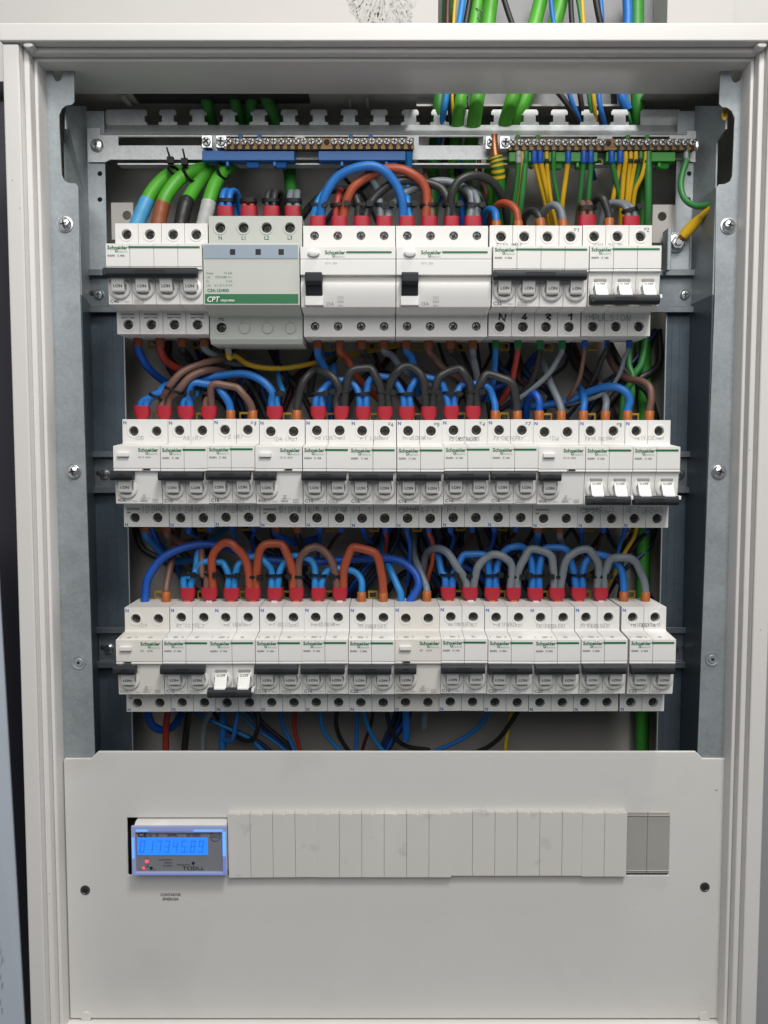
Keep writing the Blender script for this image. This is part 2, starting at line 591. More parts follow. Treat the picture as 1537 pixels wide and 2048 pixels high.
def cpart(m, name, mats, parent=None, **k):
    p = parent or cab
    o = m.build(name, mats, p, **k)
    o.location = -COFF*S
    if parent:
        o.location = (0, 0, 0)
    return o


# mitred ridged inner moulding, one piece to each side
prof = [(11.0, -74), (12.4, -74), (12.7, -69.3), (13.1, -69.9), (15.9, -69.9), (16.5, -69.5), (16.8, -68.6), (16.9, -61.0), (17.3, -61.8), (18.9, -61.8), (19.4, -61.3), (19.7, -60.4),
        (19.8, -44), (11.0, -44)]


def corner(i, kx, kz):
    return (XL+i if kx == 0 else XR-i, ZB+i if kz == 0 else ZT-i)


for nm, ends in (('frame_moulding', ((0, 1), (1, 1))), ('frame_moulding', ((0, 0), (0, 1))), ('frame_moulding', ((1, 1), (1, 0))), ('frame_moulding', ((1, 0), (0, 0)))):
    m = MB()
    n = len(prof)
    v = []
    for e in ends:
        for i, y in prof:
            x, z = corner(i, *e)
            v.append((x, y, z))
    m.add(v, [(i, (i+1) % n, (i+1) % n+n, i+n) for i in range(n)])
    cpart(m, nm, 'frame', smooth=50)
m = MB().box(XL-1, XR+1, -80, -40, ZT-12.9, ZT)
cpart(m, 'top_rail', 'frame', bevel=1.6, seg=3)
zz = ZT-13.6
for x0, x1 in ((XL, XL+12.2), (XR-12.2, XR)):
    m = MB().box(x0, x1, -77.5, -40, ZB+12, zz)
    cpart(m, 'frame_stile', 'frame', bevel=1.6, seg=3)
cpart(MB().box(XL, XR, -77, -40, ZB, ZB+11.5), 'bottom_rail', 'frame', bevel=1.6, seg=3)
for u in (55, 1527):
    q = at(u, 84, -79)
    m = MB().lathe([(4, -70), (4, -76.5), (3.2, -77.6), (1, -78)], q.x, q.z-1.2, 20, ez=.55)
    cpart(m, 'corner_cap', 'frame')
for u, v_ in ((25, 360), (39, 416), (80, 1640), (92, 1798), (1508, 900), (1522, 1260)):
    q = at(u, v_, -78)
    yy = -77.62 if u < 60 or u > 1515 else -70.0
    cpart(MB().box(q.x-.35, q.x+.35, yy, yy+.1, q.z-.5, q.z+.5), 'scuff', 'slit', smooth=0)
# carcass
cpart(MB().box(XL+1, XL+3, -39, 65, ZB+1, ZT-1), 'side_panel', 'frame')
cpart(MB().box(XR-3, XR-1, -39, 65, ZB+1, ZT-1), 'side_panel', 'frame')
cpart(MB().box(XL+3.2, XR-3.2, 62, 64, ZB+1, ZS+3), 'back_panel', 'back')
m = MB().box(XL+3.2, XR-3.2, -43.5, 0, ZS, ZS+2.5)
cpart(m, 'top_soffit', 'frame')


def plate_h(m, outer, holes, z0, z1):
    t = MB()
    t.plate(outer, holes, z0, z1)
    return m.add([(x, z, y) for x, y, z in t.v], t.f)


def rect(x0, x1, y0, y1):
    return [(x0, y0), (x1, y0), (x1, y1), (x0, y1)]


h0, h1 = at(265, 200, 15).x, at(620, 200, 15).x
h2, h3 = at(835, 200, 15).x, at(1285, 200, 15).x
m = MB()
plate_h(m, rect(XL+3.2, XR-3.2, .2, 61.8), [rect(h2, h3, 4, 34)], ZS+2.8, ZS+4.5)
cpart(m, 'top_entry_plate', 'back', smooth=0)
m = MB()
plate_h(m, rect(h0-9, at(735, 200, 15).x, 1, 30), [], ZS+1.6, ZS+2.6)
m.mi = 1
m.box(h0+4, h1, 3.5, 22, ZS+.4, ZS+1.5)  # dark slab closes the slot, standing for shade in its opening
m.mi = 0
q0 = at(265, 195, 15).x
m.box(q0-6, q0-2, 2, 28, ZS-1.5, ZS+.5)
for u in (700, 735):
    q0 = at(u, 195, 15).x
    m.box(q0-1, q0+1, 8, 29, ZS-2, ZS+.5)
cpart(m, 'cable_entry_frame', ['back', 'dark'], smooth=0)

# uprights: pierced front flange, slanting web, drilled rear flange
for sd in (0, 1):
    if sd == 0:
        P = [(93, 132), (106, 132), (106, 150), (110, 160), (116, 163), (122, 160), (126, 150), (126, 142), (149, 142), (149, 203), (144, 209), (132, 211), (124, 217), (119, 229), (119, 252), (124, 350),
             (129, 361), (138, 366), (152, 367), (157, 374), (161, 600), (190, 1500)]
        xo = XL+14
    else:
        P = [(1505, 132), (1484, 132), (1484, 150), (1480, 161), (1472, 166), (1465, 162), (1462, 150), (1462, 142), (1441, 142), (1439, 208), (1445, 214), (1455, 215), (1464, 222), (1470, 236), (1469, 255), (1465, 352),
             (1460, 363), (1450, 368), (1438, 369), (1433, 376), (1430, 600), (1396, 1497)]
        xo = XR-14
    out = [at(u, v, -45) for u, v in P]
    out = [(p.x, p.z) for p in out]
    out[0] = (xo, out[0][1])
    zb = ZB+15
    out += [(out[-1][0], zb), (xo, zb)]
    up = empty('upright', (0, 0, 0))
    up.parent = cab
    up.location = -COFF*S
    m = MB()
    m.plate(out, [], -45, -43.5)
    m.build('front_flange', 'galv', up, smooth=0)
    xi = out[-3][0]
    xi0 = at(157 if sd == 0 else 1433, 380, -45).x
    xr = at(177 if sd == 0 else 1386, 400, 6).x
    xr2 = at(212 if sd == 0 else 1352, 400, 6).x
    zr0, zr1 = at(0, 222, 6).z, zb
    zw = at(0, 374, -45).z
    m = MB()
    z0w = at(0, 215, -45).z
    zsl = [(z0w, at(0, 262, -30).z), (zw, zb)]
    v = []
    zm = at(0, 600, -20).z
    fm = (zw-zm)/(zw-zb)
    xm = xi0+(xi-xi0)*fm
    sg = 1 if sd == 0 else -1
    for X, Y, Z in ((xm, -43.4, zm), (xr, 6, zm), (xr, 6, zb), (xi, -43.4, zb)):
        v.append((X, Y, Z))
    m.add(v+[(a-1.2*sg, b, c) for a, b, c in v], [(0, 1, 2, 3), (7, 6, 5, 4), (0, 4, 5, 1), (1, 5, 6, 2), (2, 6, 7, 3), (3, 7, 4, 0)])
    m.build('lower_web', 'galvd', up, smooth=0)  # lower part of the web in the shade-darkened steel
    m = MB()
    v = []
    for X, Y, Z in ((xi0, -43.4, zw), (xr, 6, zw), (xr, 6, zm+.2), (xm, -43.4, zm+.2)):
        v.append((X, Y, Z))
    m.add(v+[(a-1.2*sg, b, c) for a, b, c in v], [(0, 1, 2, 3), (7, 6, 5, 4), (0, 4, 5, 1), (1, 5, 6, 2), (2, 6, 7, 3), (3, 7, 4, 0)])
    xa = at(133 if sd == 0 else 1452, 240, -36).x
    v = [(xa, -36, at(0, 212, -36).z), (xr, 6, at(0, 212, 6).z), (xr, 6, zw), (xr-9*sg, -20, zw), (xr-9*sg, -20, at(0, 285, -20).z), (xa, -36, at(0, 258, -36).z)]
    m.add(v+[(a-1.2*sg, b, c) for a, b, c in v], [(0, 1, 2, 3, 4, 5), (11, 10, 9, 8, 7, 6)]+[(i, (i+1) % 6, (i+1) % 6+6, i+6) for i in range(6)])
    m.build('side_web', 'galv', up, smooth=0)
    m = MB()
    hl = []
    for v_ in (347, 399):
        q = at(200 if sd == 0 else 1381, v_, 6)
        if sd == 1:
            q = at(1381 if v_ == 347 else 1378, v_, 6)
            q.x = min(q.x, xr-3.4)
        hl.append(circ(max(min(q.x, max(xr, xr2)-3.4), min(xr, xr2)+3.4), q.z, 2.0))
    zsp = at(0, 612, 6).z
    m.plate(rect(min(xr, xr2), max(xr, xr2), zsp, zr0), [h_ for h_ in hl if min(p_[1] for p_ in h_) > zsp+1], 6.2, 7.6)
    m.build('rear_flange', 'galv' if 1 else 'galvd', up, smooth=0)
    # wider plate carrying the lower rails
    xl2 = at(255 if sd == 0 else 1326, 700, 12).x
    xa_, xb_ = min(xr, xl2), max(xr, xl2)
    m = MB().box(xa_, xb_, 6.2, 7.7, zb, zsp-.3)
    for q_ in (.3, .62):
        m.box(xa_+(xb_-xa_)*q_-.5, xa_+(xb_-xa_)*q_+.5, 5.7, 6.1, zb, zsp-.3)
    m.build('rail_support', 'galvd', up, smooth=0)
    MB().box(xl2-.5, xl2+.5, 3.5, 6.0, zb, zsp-.3).build('support_lip', 'galv', up, smooth=0)
    # screws in the front flange
    for k, (u, v_) in enumerate(((131, 449), (148, 943), (158, 1325)) if sd == 0 else ((1457, 452), (1438, 943), (1425, 1318))):
        q = at(u, v_, -45)
        m = MB()
        if k < 2:
            m.lathe([(6.2, -45.2), (6.2, -45.9), (5.2, -46), (5.2, -46.2), (4.9, -47.4), (3.9, -48.4), (2.4, -49.0), (1, -49.2)], q.x, q.z, 24)
            m.mi = 1
            a = R(12 if sd == 0 else -15)
            for w, l in ((.55, 2.7), (2.7, .55)):
                vv = [(-l, -w), (l, -w), (l, w), (-l, w)]
                m.add([(q.x+x*math.cos(a)-z*math.sin(a), -49.35, q.z+x*math.sin(a)+z*math.cos(a)) for x, z in vv], [(0, 1, 2, 3)])
        else:
            m.lathe([(5.6, -45.2), (5.6, -45.8), (4.4, -45.8), (3.8, -45.5), (3.2, -46.2), (1.4, -46.2)], q.x, q.z, 24)
            m.mi = 1
            m.lathe([(1.3, -46.25), (1.2, -46.3)], q.x, q.z, 12)
        m.build('flange_screw', ['steel' if k < 2 else 'galv', 'dark'], up)
# yellow earth sticker on the far web
q = at(1443, 236, -30)
m = MB().lathe([(4.6, 0), (4.5, -.4)], 0, 0, 20, ex=.55)
m.mi = 1
for a in (90, 210, 330):
    ca, sa = math.cos(R(a)), math.sin(R(a))
    m.add([(ca*.2*.55-sa*.3, -.55, sa*.2+ca*.3), (ca*3.0*.55-sa*.3, -.55, sa*3.0+ca*.3), (ca*3.0*.55+sa*.3, -.55, sa*3.0-ca*.3), (ca*.2*.55+sa*.3, -.55, sa*.2-ca*.3)], [(0, 1, 2, 3)])
o = m.build('warning_sticker', ['yellow', 'dark'])
o.location = (q+Vector((0, -7, 0)))*S
setp(o, 'small round yellow sticker on the galvanised upright near the top', 'sticker')

# perforated grey support tabs behind the top row
for u0, u1, v0, v1, hu, hv, d in ((222, 268, 405, 480, 254, 431, 'grey drilled tab behind the C40 breaker'), (1306, 1351, 409, 486, 1325, 433, 'grey drilled tab behind the IMPULSION breaker')):
    a, b = at(u0, v0, 5), at(u1, v1, 5)
    q = at(hu, hv, 5)
    m = MB().plate(rect(a.x, b.x, b.z, a.z), [circ(q.x, q.z, 3.6)], 5, 7)
    setp(m.build('support_tab', 'back', smooth=0, bevel=.4), 'flat '+d, 'support tab')

# DIN rails
RZ = [149.5, 0.0, -149.1]
for r, (u0, u1, v) in enumerate(((176, 1404, 575), (188, 1394, 935), (197, 1381, 1290))):
    z = RZ[r]
    x0, x1 = at(u0, v, 3).x, at(u1, v, 3).x
    m = MB()
    # hat section with rounded rims, the rims forward
    pr = [(0, 17.5), (0, 12.5), (6.3, 12.5), (6.3, -12.5), (0, -12.5), (0, -17.5), (1.2, -17.5), (1.2, -13.7), (7.5, -13.7), (7.5, 13.7), (1.2, 13.7), (1.2, 17.5)]
    m.prism_x([(y-2.5, zz_+z) for y, zz_ in pr], x0, x1)
    row = ('top', 'middle', 'bottom')[r]
    o = empty('din_rail', (0, 0, z), 'zinc mounting rail carrying the %s row of breakers' % row, 'mounting rail', 'mounting rails')
    m.build('rail_profile', 'rail', o, loc=(0, 0, -z), smooth=0, bevel=.3)
    for xx in (x0+9, x1-14):
        m = MB().lathe([(4, 3.7), (3.9, 2.2), (2.8, 1.2), (1, 1)], xx, z-2, 18)
        m.mi = 1
        m.box(xx-2.2, xx+2.2, .75, 1.1, z-2.4, z-1.6)
        m.box(xx-.4, xx+.4, .7, 1.05, z-4.2, z+.2)
        m.build('rail_screw', ['steel', 'dark'], o, loc=(0, 0, -z))
        m = MB().lathe([(2.2, 3.65), (2.1, 3.6)], xx+9 if xx > 0 else xx-5.5, z-1, 14)
        m.build('rail_hole', 'dark', o, loc=(0, 0, -z))

# ------------------------------------------------------------------ terminal carrier at the top
car = empty('terminal_carrier', at(795, 300, 4), 'galvanised carrier with a comb of tongues holding the terminal bars', 'carrier')
CO = at(795, 300, 4)
m = MB()
ya, yb = 20, 4
for k in range(18):
    pass
zt0, zt1 = at(0, 219, ya).z, at(0, 250, ya).z
cent = [336, 397, 458, 518, 579, 638, 699, 759, 821, 880, 939, 1000, 1060, 1119, 1180, 1240]
for c in cent:
    x = at(c, 235, ya).x
    H = zt0-zt1
    out = [(x-7.8, zt1-1), (x-7.8, zt1+2.2), (x-5.0, zt1+2.6), (x-5.0, zt0-4.4), (x-7.0, zt0-4.4), (x-7.0, zt0-1.8), (x-5.6, zt0), (x+5.6, zt0), (x+7.0, zt0-1.8), (x+7.0, zt0-4.4), (x+5.0, zt0-4.4), (x+5.0, zt1+2.6),
           (x+7.8, zt1+2.2), (x+7.8, zt1-1)]
    MB().plate(out, [], ya, ya+1.5).build('tongue', 'galvb', car, loc=-CO, smooth=0)
for u0, u1 in ((211, 294), (1282, 1362)):
    a, b = at(u0, 219, ya), at(u1, 219, ya)
    out = [(a.x, zt1-1), (a.x, zt0-1.5), (a.x+1.5, zt0), (b.x-1.5, zt0), (b.x, zt0-1.5), (b.x, zt0-5), (b.x-2, zt0-5), (b.x-2, zt1+2.5), (b.x, zt1+2), (b.x, zt1-1)]
    MB().plate(out, [], ya, ya+1.5).build('end_tongue', 'galvb', car, loc=-CO, smooth=0)
cx0, cx1 = at(176, 290, yb).x, at(1414, 290, yb).x
zf0, zf1 = at(0, 270, yb).z, at(0, 319, yb).z
zs0, zs1 = at(0, 273, yb).z, at(0, 291, yb).z
sl0, sl1 = at(212, 250, ya).x, at(1362, 250, ya).x
m = MB()
m.add([(sl0, ya, zt1), (sl1, ya, zt1), (sl1, yb, zf0), (sl0, yb, zf0), (sl0, ya, zt1-1.5), (sl1, ya, zt1-1.5), (sl1, yb+1.5, zf0-1.5), (sl0, yb+1.5, zf0-1.5)],
      [(0, 1, 2, 3), (7, 6, 5, 4), (0, 4, 5, 1), (2, 6, 7, 3), (1, 5, 6, 2), (0, 3, 7, 4)])
m.build('sloping_shelf', 'galvb', car, loc=-CO, smooth=0)
m = MB()
hs = []
for u0, u1 in ((237, 405), (440, 590), (610, 815), (838, 967), (1030, 1195), (1225, 1340)):
    hs.append(rect(at(u0, 280, yb).x, at(u1, 280, yb).x, zs1, zs0))
m.plate([(cx0, zf1-2), (cx0, at(0, 256, yb).z), (sl0, at(0, 256, yb).z), (sl0, zf0-.2), (sl1, zf0-.2), (sl1, at(0, 262, yb).z), (cx1, at(0, 262, yb).z), (cx1, zf1-2), (sl1+5, zf1-2), (sl1, zf1), (sl0+8, zf1), (sl0+4, zf1-2)], hs, yb, yb+1.5)
m.build('front_plate', 'galvb', car, loc=-CO, smooth=0)
m = MB()
a, b = at(238, 322, 9), at(1340, 328, 9)
m.box(a.x, b.x, 5.8, 16, zf1-3.6, zf1-2.4)
m.build('lower_lip', 'galvb', car, loc=-CO, smooth=0)
for u in (195, 1398):
    q = at(u, 291, yb)
    m = MB().lathe([(5.5, yb-.1), (5.4, yb-1.2), (4, yb-2.8), (1.5, yb-3.4)], q.x, q.z, 20)
    m.mi = 1
    m.box(q.x-2, q.x+2, yb-3.7, yb-3.3, q.z-.4, q.z+.4)
    m.box(q.x-.4, q.x+.4, yb-3.75, yb-3.3, q.z-2, q.z+2)
    m.build('carrier_screw', ['steel', 'dark'], car, loc=-CO)

# terminal screw head shared by both bars
m = MB().lathe([(2.75, 0), (2.75, -1.5), (2.3, -2.0), (1.2, -2.15)], 0, 0, 16)
m.mi = 1
m.box(-2.0, 2.0, -2.3, -2.1, -.5, .5)
m.box(-.5, .5, -2.32, -2.1, -2.0, 2.0)
M['screwb'] = mat('bar_screw_steel', (0.46, 0.47, 0.48), 0.45, 0.85, noise=0.3, nscale=600)
SCR = m.mesh('bar_screw', ['screwb', 'dark'])


def term_bar(name, label, us, holeu, clamps, v, holder_col, holders, pins, stubs):
    q0 = at(us[0], v, -6)
    o = empty(name, q0, label, 'terminal bar', 'terminal bars')
    xs = [at(u, v, -8).x for u in us]
    x1 = xs[-1]
    m = MB().box(xs[0]-4, x1+3.5, -8, 2, q0.z-4.5, q0.z+3.6)
    m.box(xs[0]-4, x1+3.5, -9.5, -8, q0.z-6.2, q0.z-3.2)
    m.build('brass_bar', 'brass', o, loc=-q0, bevel=.4)
    rr = random.Random(3)
    for x in xs:
        link('bar_screw', SCR, o, Vector((x, -8.1, q0.z+.2))-q0, (0, rr.uniform(0, 3), 0))
    for x in xs:
        m = MB().lathe([(1.7, 0), (1.6, -.1)], 0, 0, 10)
    xh = at(holeu, v, -8).x
    m = MB().lathe([(2.4, -8.05), (2.3, -8.1)], xh, q0.z, 14)
    m.build('empty_screw_hole', 'dark', o, loc=-q0)
    # wire holes under the bar
    m = MB()
    for x in xs:
        m.lathe([(1.6, -9.55), (1.5, -9.6)], x, q0.z-4.7, 10)
    m.build('wire_holes', 'dark', o, loc=-q0)
    for u in clamps:
        x = at(u, v, -8).x
        m = MB().box(x-4.2, x+4.2, -9, 0, q0.z-4.8, q0.z+5.2)
        c = m.build('clamp_block', 'steel', o, loc=-q0, bevel=.8, seg=2)
        link('clamp_screw', SCR, c, (x, -9.1, q0.z), (0, rr.uniform(0, 3), 0)).scale = (1.35, 1, 1.35)
    for u0, u1 in holders:
        a, b = at(u0, v+15, -6), at(u1, v+36, -6)
        m = MB().box(a.x, b.x, -7.5, 2.5, b.z, q0.z-6.4)
        w = b.x-a.x
        for f in (.27, .78):
            m.box(a.x+w*f-1.3, a.x+w*f+1.3, -6, 1, b.z-4, b.z-.05)
        for f in (.54, .84):
            m.prism_x([(-5, b.z-.1), (-3, b.z-4.5), (1.5, b.z-4.5), (1.5, b.z-.1)], a.x+w*f-5, a.x+w*f+5)
        m.build('plastic_holder', holder_col, o, loc=-q0, bevel=.5)
    for u in pins:
        a = at(u, v-18, -4)
        m = MB().box(a.x-1.7, a.x+1.7, -5, -1, q0.z+3.8, a.z)
        m.build('holder_pin', holder_col, o, loc=-q0, bevel=.8, seg=2)
    return o, xs, q0


bus = [458+15.05*k for k in range(13)]+[669+15.05*k for k in range(11)]
term_bar('neutral_terminal_bar', 'brass terminal bar with a row of screws on blue holders', bus, 654, (414, 443), 286, 'holder_blue', ((405, 590), (637, 812)), (481, 519, 702, 742), None)
gus = [1026+14.9*k for k in range(13)]+[1236+14.85*k for k in range(11)]
EB, EBX, EQ = term_bar('earth_terminal_bar', 'brass terminal bar with earth wires on green holders', gus, 1217, (982, 1011), 288, 'holder_green', ((1018, 1195), (1212, 1350)), (1036, 1076, 1256, 1295), None)

# ------------------------------------------------------------------ breakers
MCB = [(-3, 42.5), (-44, 42.5), (-44, 24.2), (-45, 23.4), (-69, 21.5), (-69, 4.7), (-68.3, 4.5), (-68.3, 4.0), (-69, 3.8), (-69, 2.6), (-66.4, 2.0), (-63.6, -22.6), (-62.6, -23.2), (-45, -24.2), (-44, -24.8),
       (-44, -42.5), (-3, -42.5)]
RCB4 = [(-3, 42.5), (-44, 42.5), (-44, 24.2), (-45, 23.4), (-69, 21.0), (-69, 12.2), (-68.5, 12.0), (-68.5, 11.6), (-69, 11.4), (-69, 0.5), (-65.5, -0.2), (-65.0, -4.5), (-66.8, -6.5), (-67.2, -10), (-66, -16),
        (-64, -22.6), (-63, -23.4), (-45, -25.6), (-44, -26.4), (-44, -42.5), (-3, -42.5)]
SPD = [(-3, 50), (-44, 50), (-44, 25.8), (-45, 25.2), (-66, 24.2), (-66.5, 23.6), (-66.5, -21.5), (-65.5, -22), (-45, -27), (-44, -28), (-44, -44.5), (-41, -48), (-3, -48)]


def fy(prof):
    """Depth of the front face at height z, a hair proud of it."""
    pts = [p for p in prof[1:-1]]

    def f(z):
        for (y0, z0), (y1, z1) in zip(pts, pts[1:]):
            if z1 <= z <= z0 and z0-z1 > .8:
                return y0+(y1-y0)*(z0-z)/(z0-z1)-.14
        return -69.15
    return f


FY = fy([p for p in MCB if p not in ((-68.3, 4.5), (-68.3, 4.0))])
_hc = {}


def housing(prof, x0, x1, holes, holer, ring, bosses=(), key=None, mats=('white',), zc=(34.0, -35.2), discs=()):
    k = key
    if k in _hc:
        return _hc[k]
    t = MB()
    t.prism_x(prof, x0, x1)
    me = t.mesh('housing', list(mats), smooth=0, bevel=.35, seg=2)
    out = MB()
    vs = [tuple(c/S for c in v.co) for v in me.vertices]
    fs = []
    rects = []
    for p in me.polygons:
        xs = [vs[i][0] for i in p.vertices]
        zs = [vs[i][2] for i in p.vertices]
        if p.normal.y < -.99 and abs(p.center.y/S+44) < .05 and max(zs)-min(zs) > 8:
            rects.append((min(xs), max(xs), min(zs), max(zs)))
        else:
            fs.append(tuple(p.vertices))
    bpy.data.meshes.remove(me)
    out.add(vs, fs)
    for a, b, c, d in rects:
        cz = zc[0] if c > 0 else zc[1]
        hx = holes if c > 0 else [h for h in holes if h not in discs]
        allx = holes
        for i, h in enumerate(allx):
            l = a if i == 0 else (allx[i-1]+h)/2
            r = b if i == len(allx)-1 else (h+allx[i+1])/2
            if h in hx:
                out.hole_cell(l, r, c, d, -44, h, cz, holer, 5.5)
            else:
                out.add([(l, -44, c), (r, -44, c), (r, -44, d), (l, -44, d)], [(0, 1, 2, 3)])
                out.lathe([(4.9, -43.9), (4.7, -44.9), (4.2, -45.0), (3.7, -44.2), (1, -44.2)], h, cz, 20)
            if ring and h in hx:
                out.lathe([(5.5, -43.9), (5.35, -44.45), (4.75, -44.6), (holer+.1, -44.35), (holer, -44.0)], h, cz, 24, cap=False)
    for bx in bosses:
        out.lathe([(8.7, -63.4), (8.3, -65.4), (7.7, -66.4), (5.9, -66.8), (5.2, -66.0), (5.0, -63.4)], bx, -10.8, 28, cap=False, ez=.97)
    me = out.mesh('housing', list(mats), smooth=48, weld=False, rounded=True)
    _hc[k] = me
    return me


def screw_mesh(r, mt, y=-39.2):
    m = MB()
    m.lathe([(r+.5, y+.6), (r-.15, y), (r-.6, y-.35), (r*.4, y-.5)], 0, 0, 16)
    m.mi = 1
    m.box(-r*.72, r*.72, y-.62, y-.3, -.42, .42)
    m.box(-.42, .42, y-.64, y-.3, -r*.72, r*.72)
    m.box(-r*.4, r*.4, y-.58, y-.3, -r*.4, r*.4)
    return m.mesh('terminal_screw', [mt, 'dark'])


SCREW = screw_mesh(3.9, 'screw')
M['screwm'] = mat('dull_screw_steel', (0.36, 0.36, 0.36), 0.4, 0.9, noise=0.4, nscale=500)
SCREWB = screw_mesh(3.5, 'screwm', -40.8)
ON_P = [(-63, -1.2), (-72.6, -1.2), (-71.9, -5), (-71.0, -9), (-69.9, -13.0), (-69.0, -14.2), (-63, -14.4)]
OFF_P = [(-63, -4.2), (-66.6, -5.0), (-68.6, -7.5), (-70.6, -11), (-73.2, -14.6), (-74.4, -17.2), (-72, -19), (-63, -17.5)]


def toggle_mesh(on):
    m = MB()
    m.prism_x(ON_P if on else OFF_P, -4.7, 4.7)
    return m.mesh('toggle', ['toggle'], bevel=.7, seg=2)


def toggle_print(on):
    pr = ON_P[1:6] if on else OFF_P[1:6]

    def f(z):
        for (a, b), (c, d) in zip(pr, pr[1:]):
            if d <= z <= b:
                return a+(c-a)*(b-z)/(b-d)-.15
        return pr[0][0]-.15
    m = MB()
    if on:
        m.text('I.ON', 0, -11.0, f, h=2.9, w=6.6, bold=.035, align='c')
    else:
        m.text('O.OFF', 0, -7.6, f, h=2.4, w=6.8, bold=.03, align='c')
    return m.mesh('toggle_print', ['grey_ink'], smooth=0)


TOG = {True: toggle_mesh(True), False: toggle_mesh(False)}
TOGP = {True: toggle_print(True), False: toggle_print(False)}
m = MB()
m.box(-4.6, 4.6, -66.9, -64, -5.0, -2.4)
SLOT = m.mesh('toggle_slot', ['slit'], bevel=.4)
m = MB().box(-4.4, 4.4, -75.5, -64, -19.2, -14.9)
TAB = m.mesh('toggle_tab', ['white'], bevel=.8, seg=2)
m = MB().plate(rect(-4.2, 4.2, -7, 0), [rect(-2.7, 2.7, -5, -1.2)], -5, -3.6)
CLIP = m.mesh('din_clip', ['clip'], smooth=0, bevel=.4)
TERM = {0: [], 1: [], 2: []}
BR = {}
rnd = random.Random(11)


def tie_bar(x0, x1, z):
    m = MB()
    o = [(-69.3, 3.4), (-74.6, 3.6), (-76.2, 2.6), (-76.9, .8), (-76.9, -1.6), (-75.8, -3.2), (-74.2, -3.7), (-69.3, -3.4)]
    m.prism_x([(y, b+z) for y, b in o], x0, x1)
    return m


def tie_grooves(x0, x1, z):
    m = MB()
    c = (x0+x1)/2
    w = (x1-x0)*.16
    for k in (1.3, .2, -.9):
        m.box(c-w, c+w, -77.15, -76.8, z+k-.2, z+k+.2)
    m.box(x0+.6, x0+2.2, -77.05, -76.8, z-2.2, z+1.5)
    return m


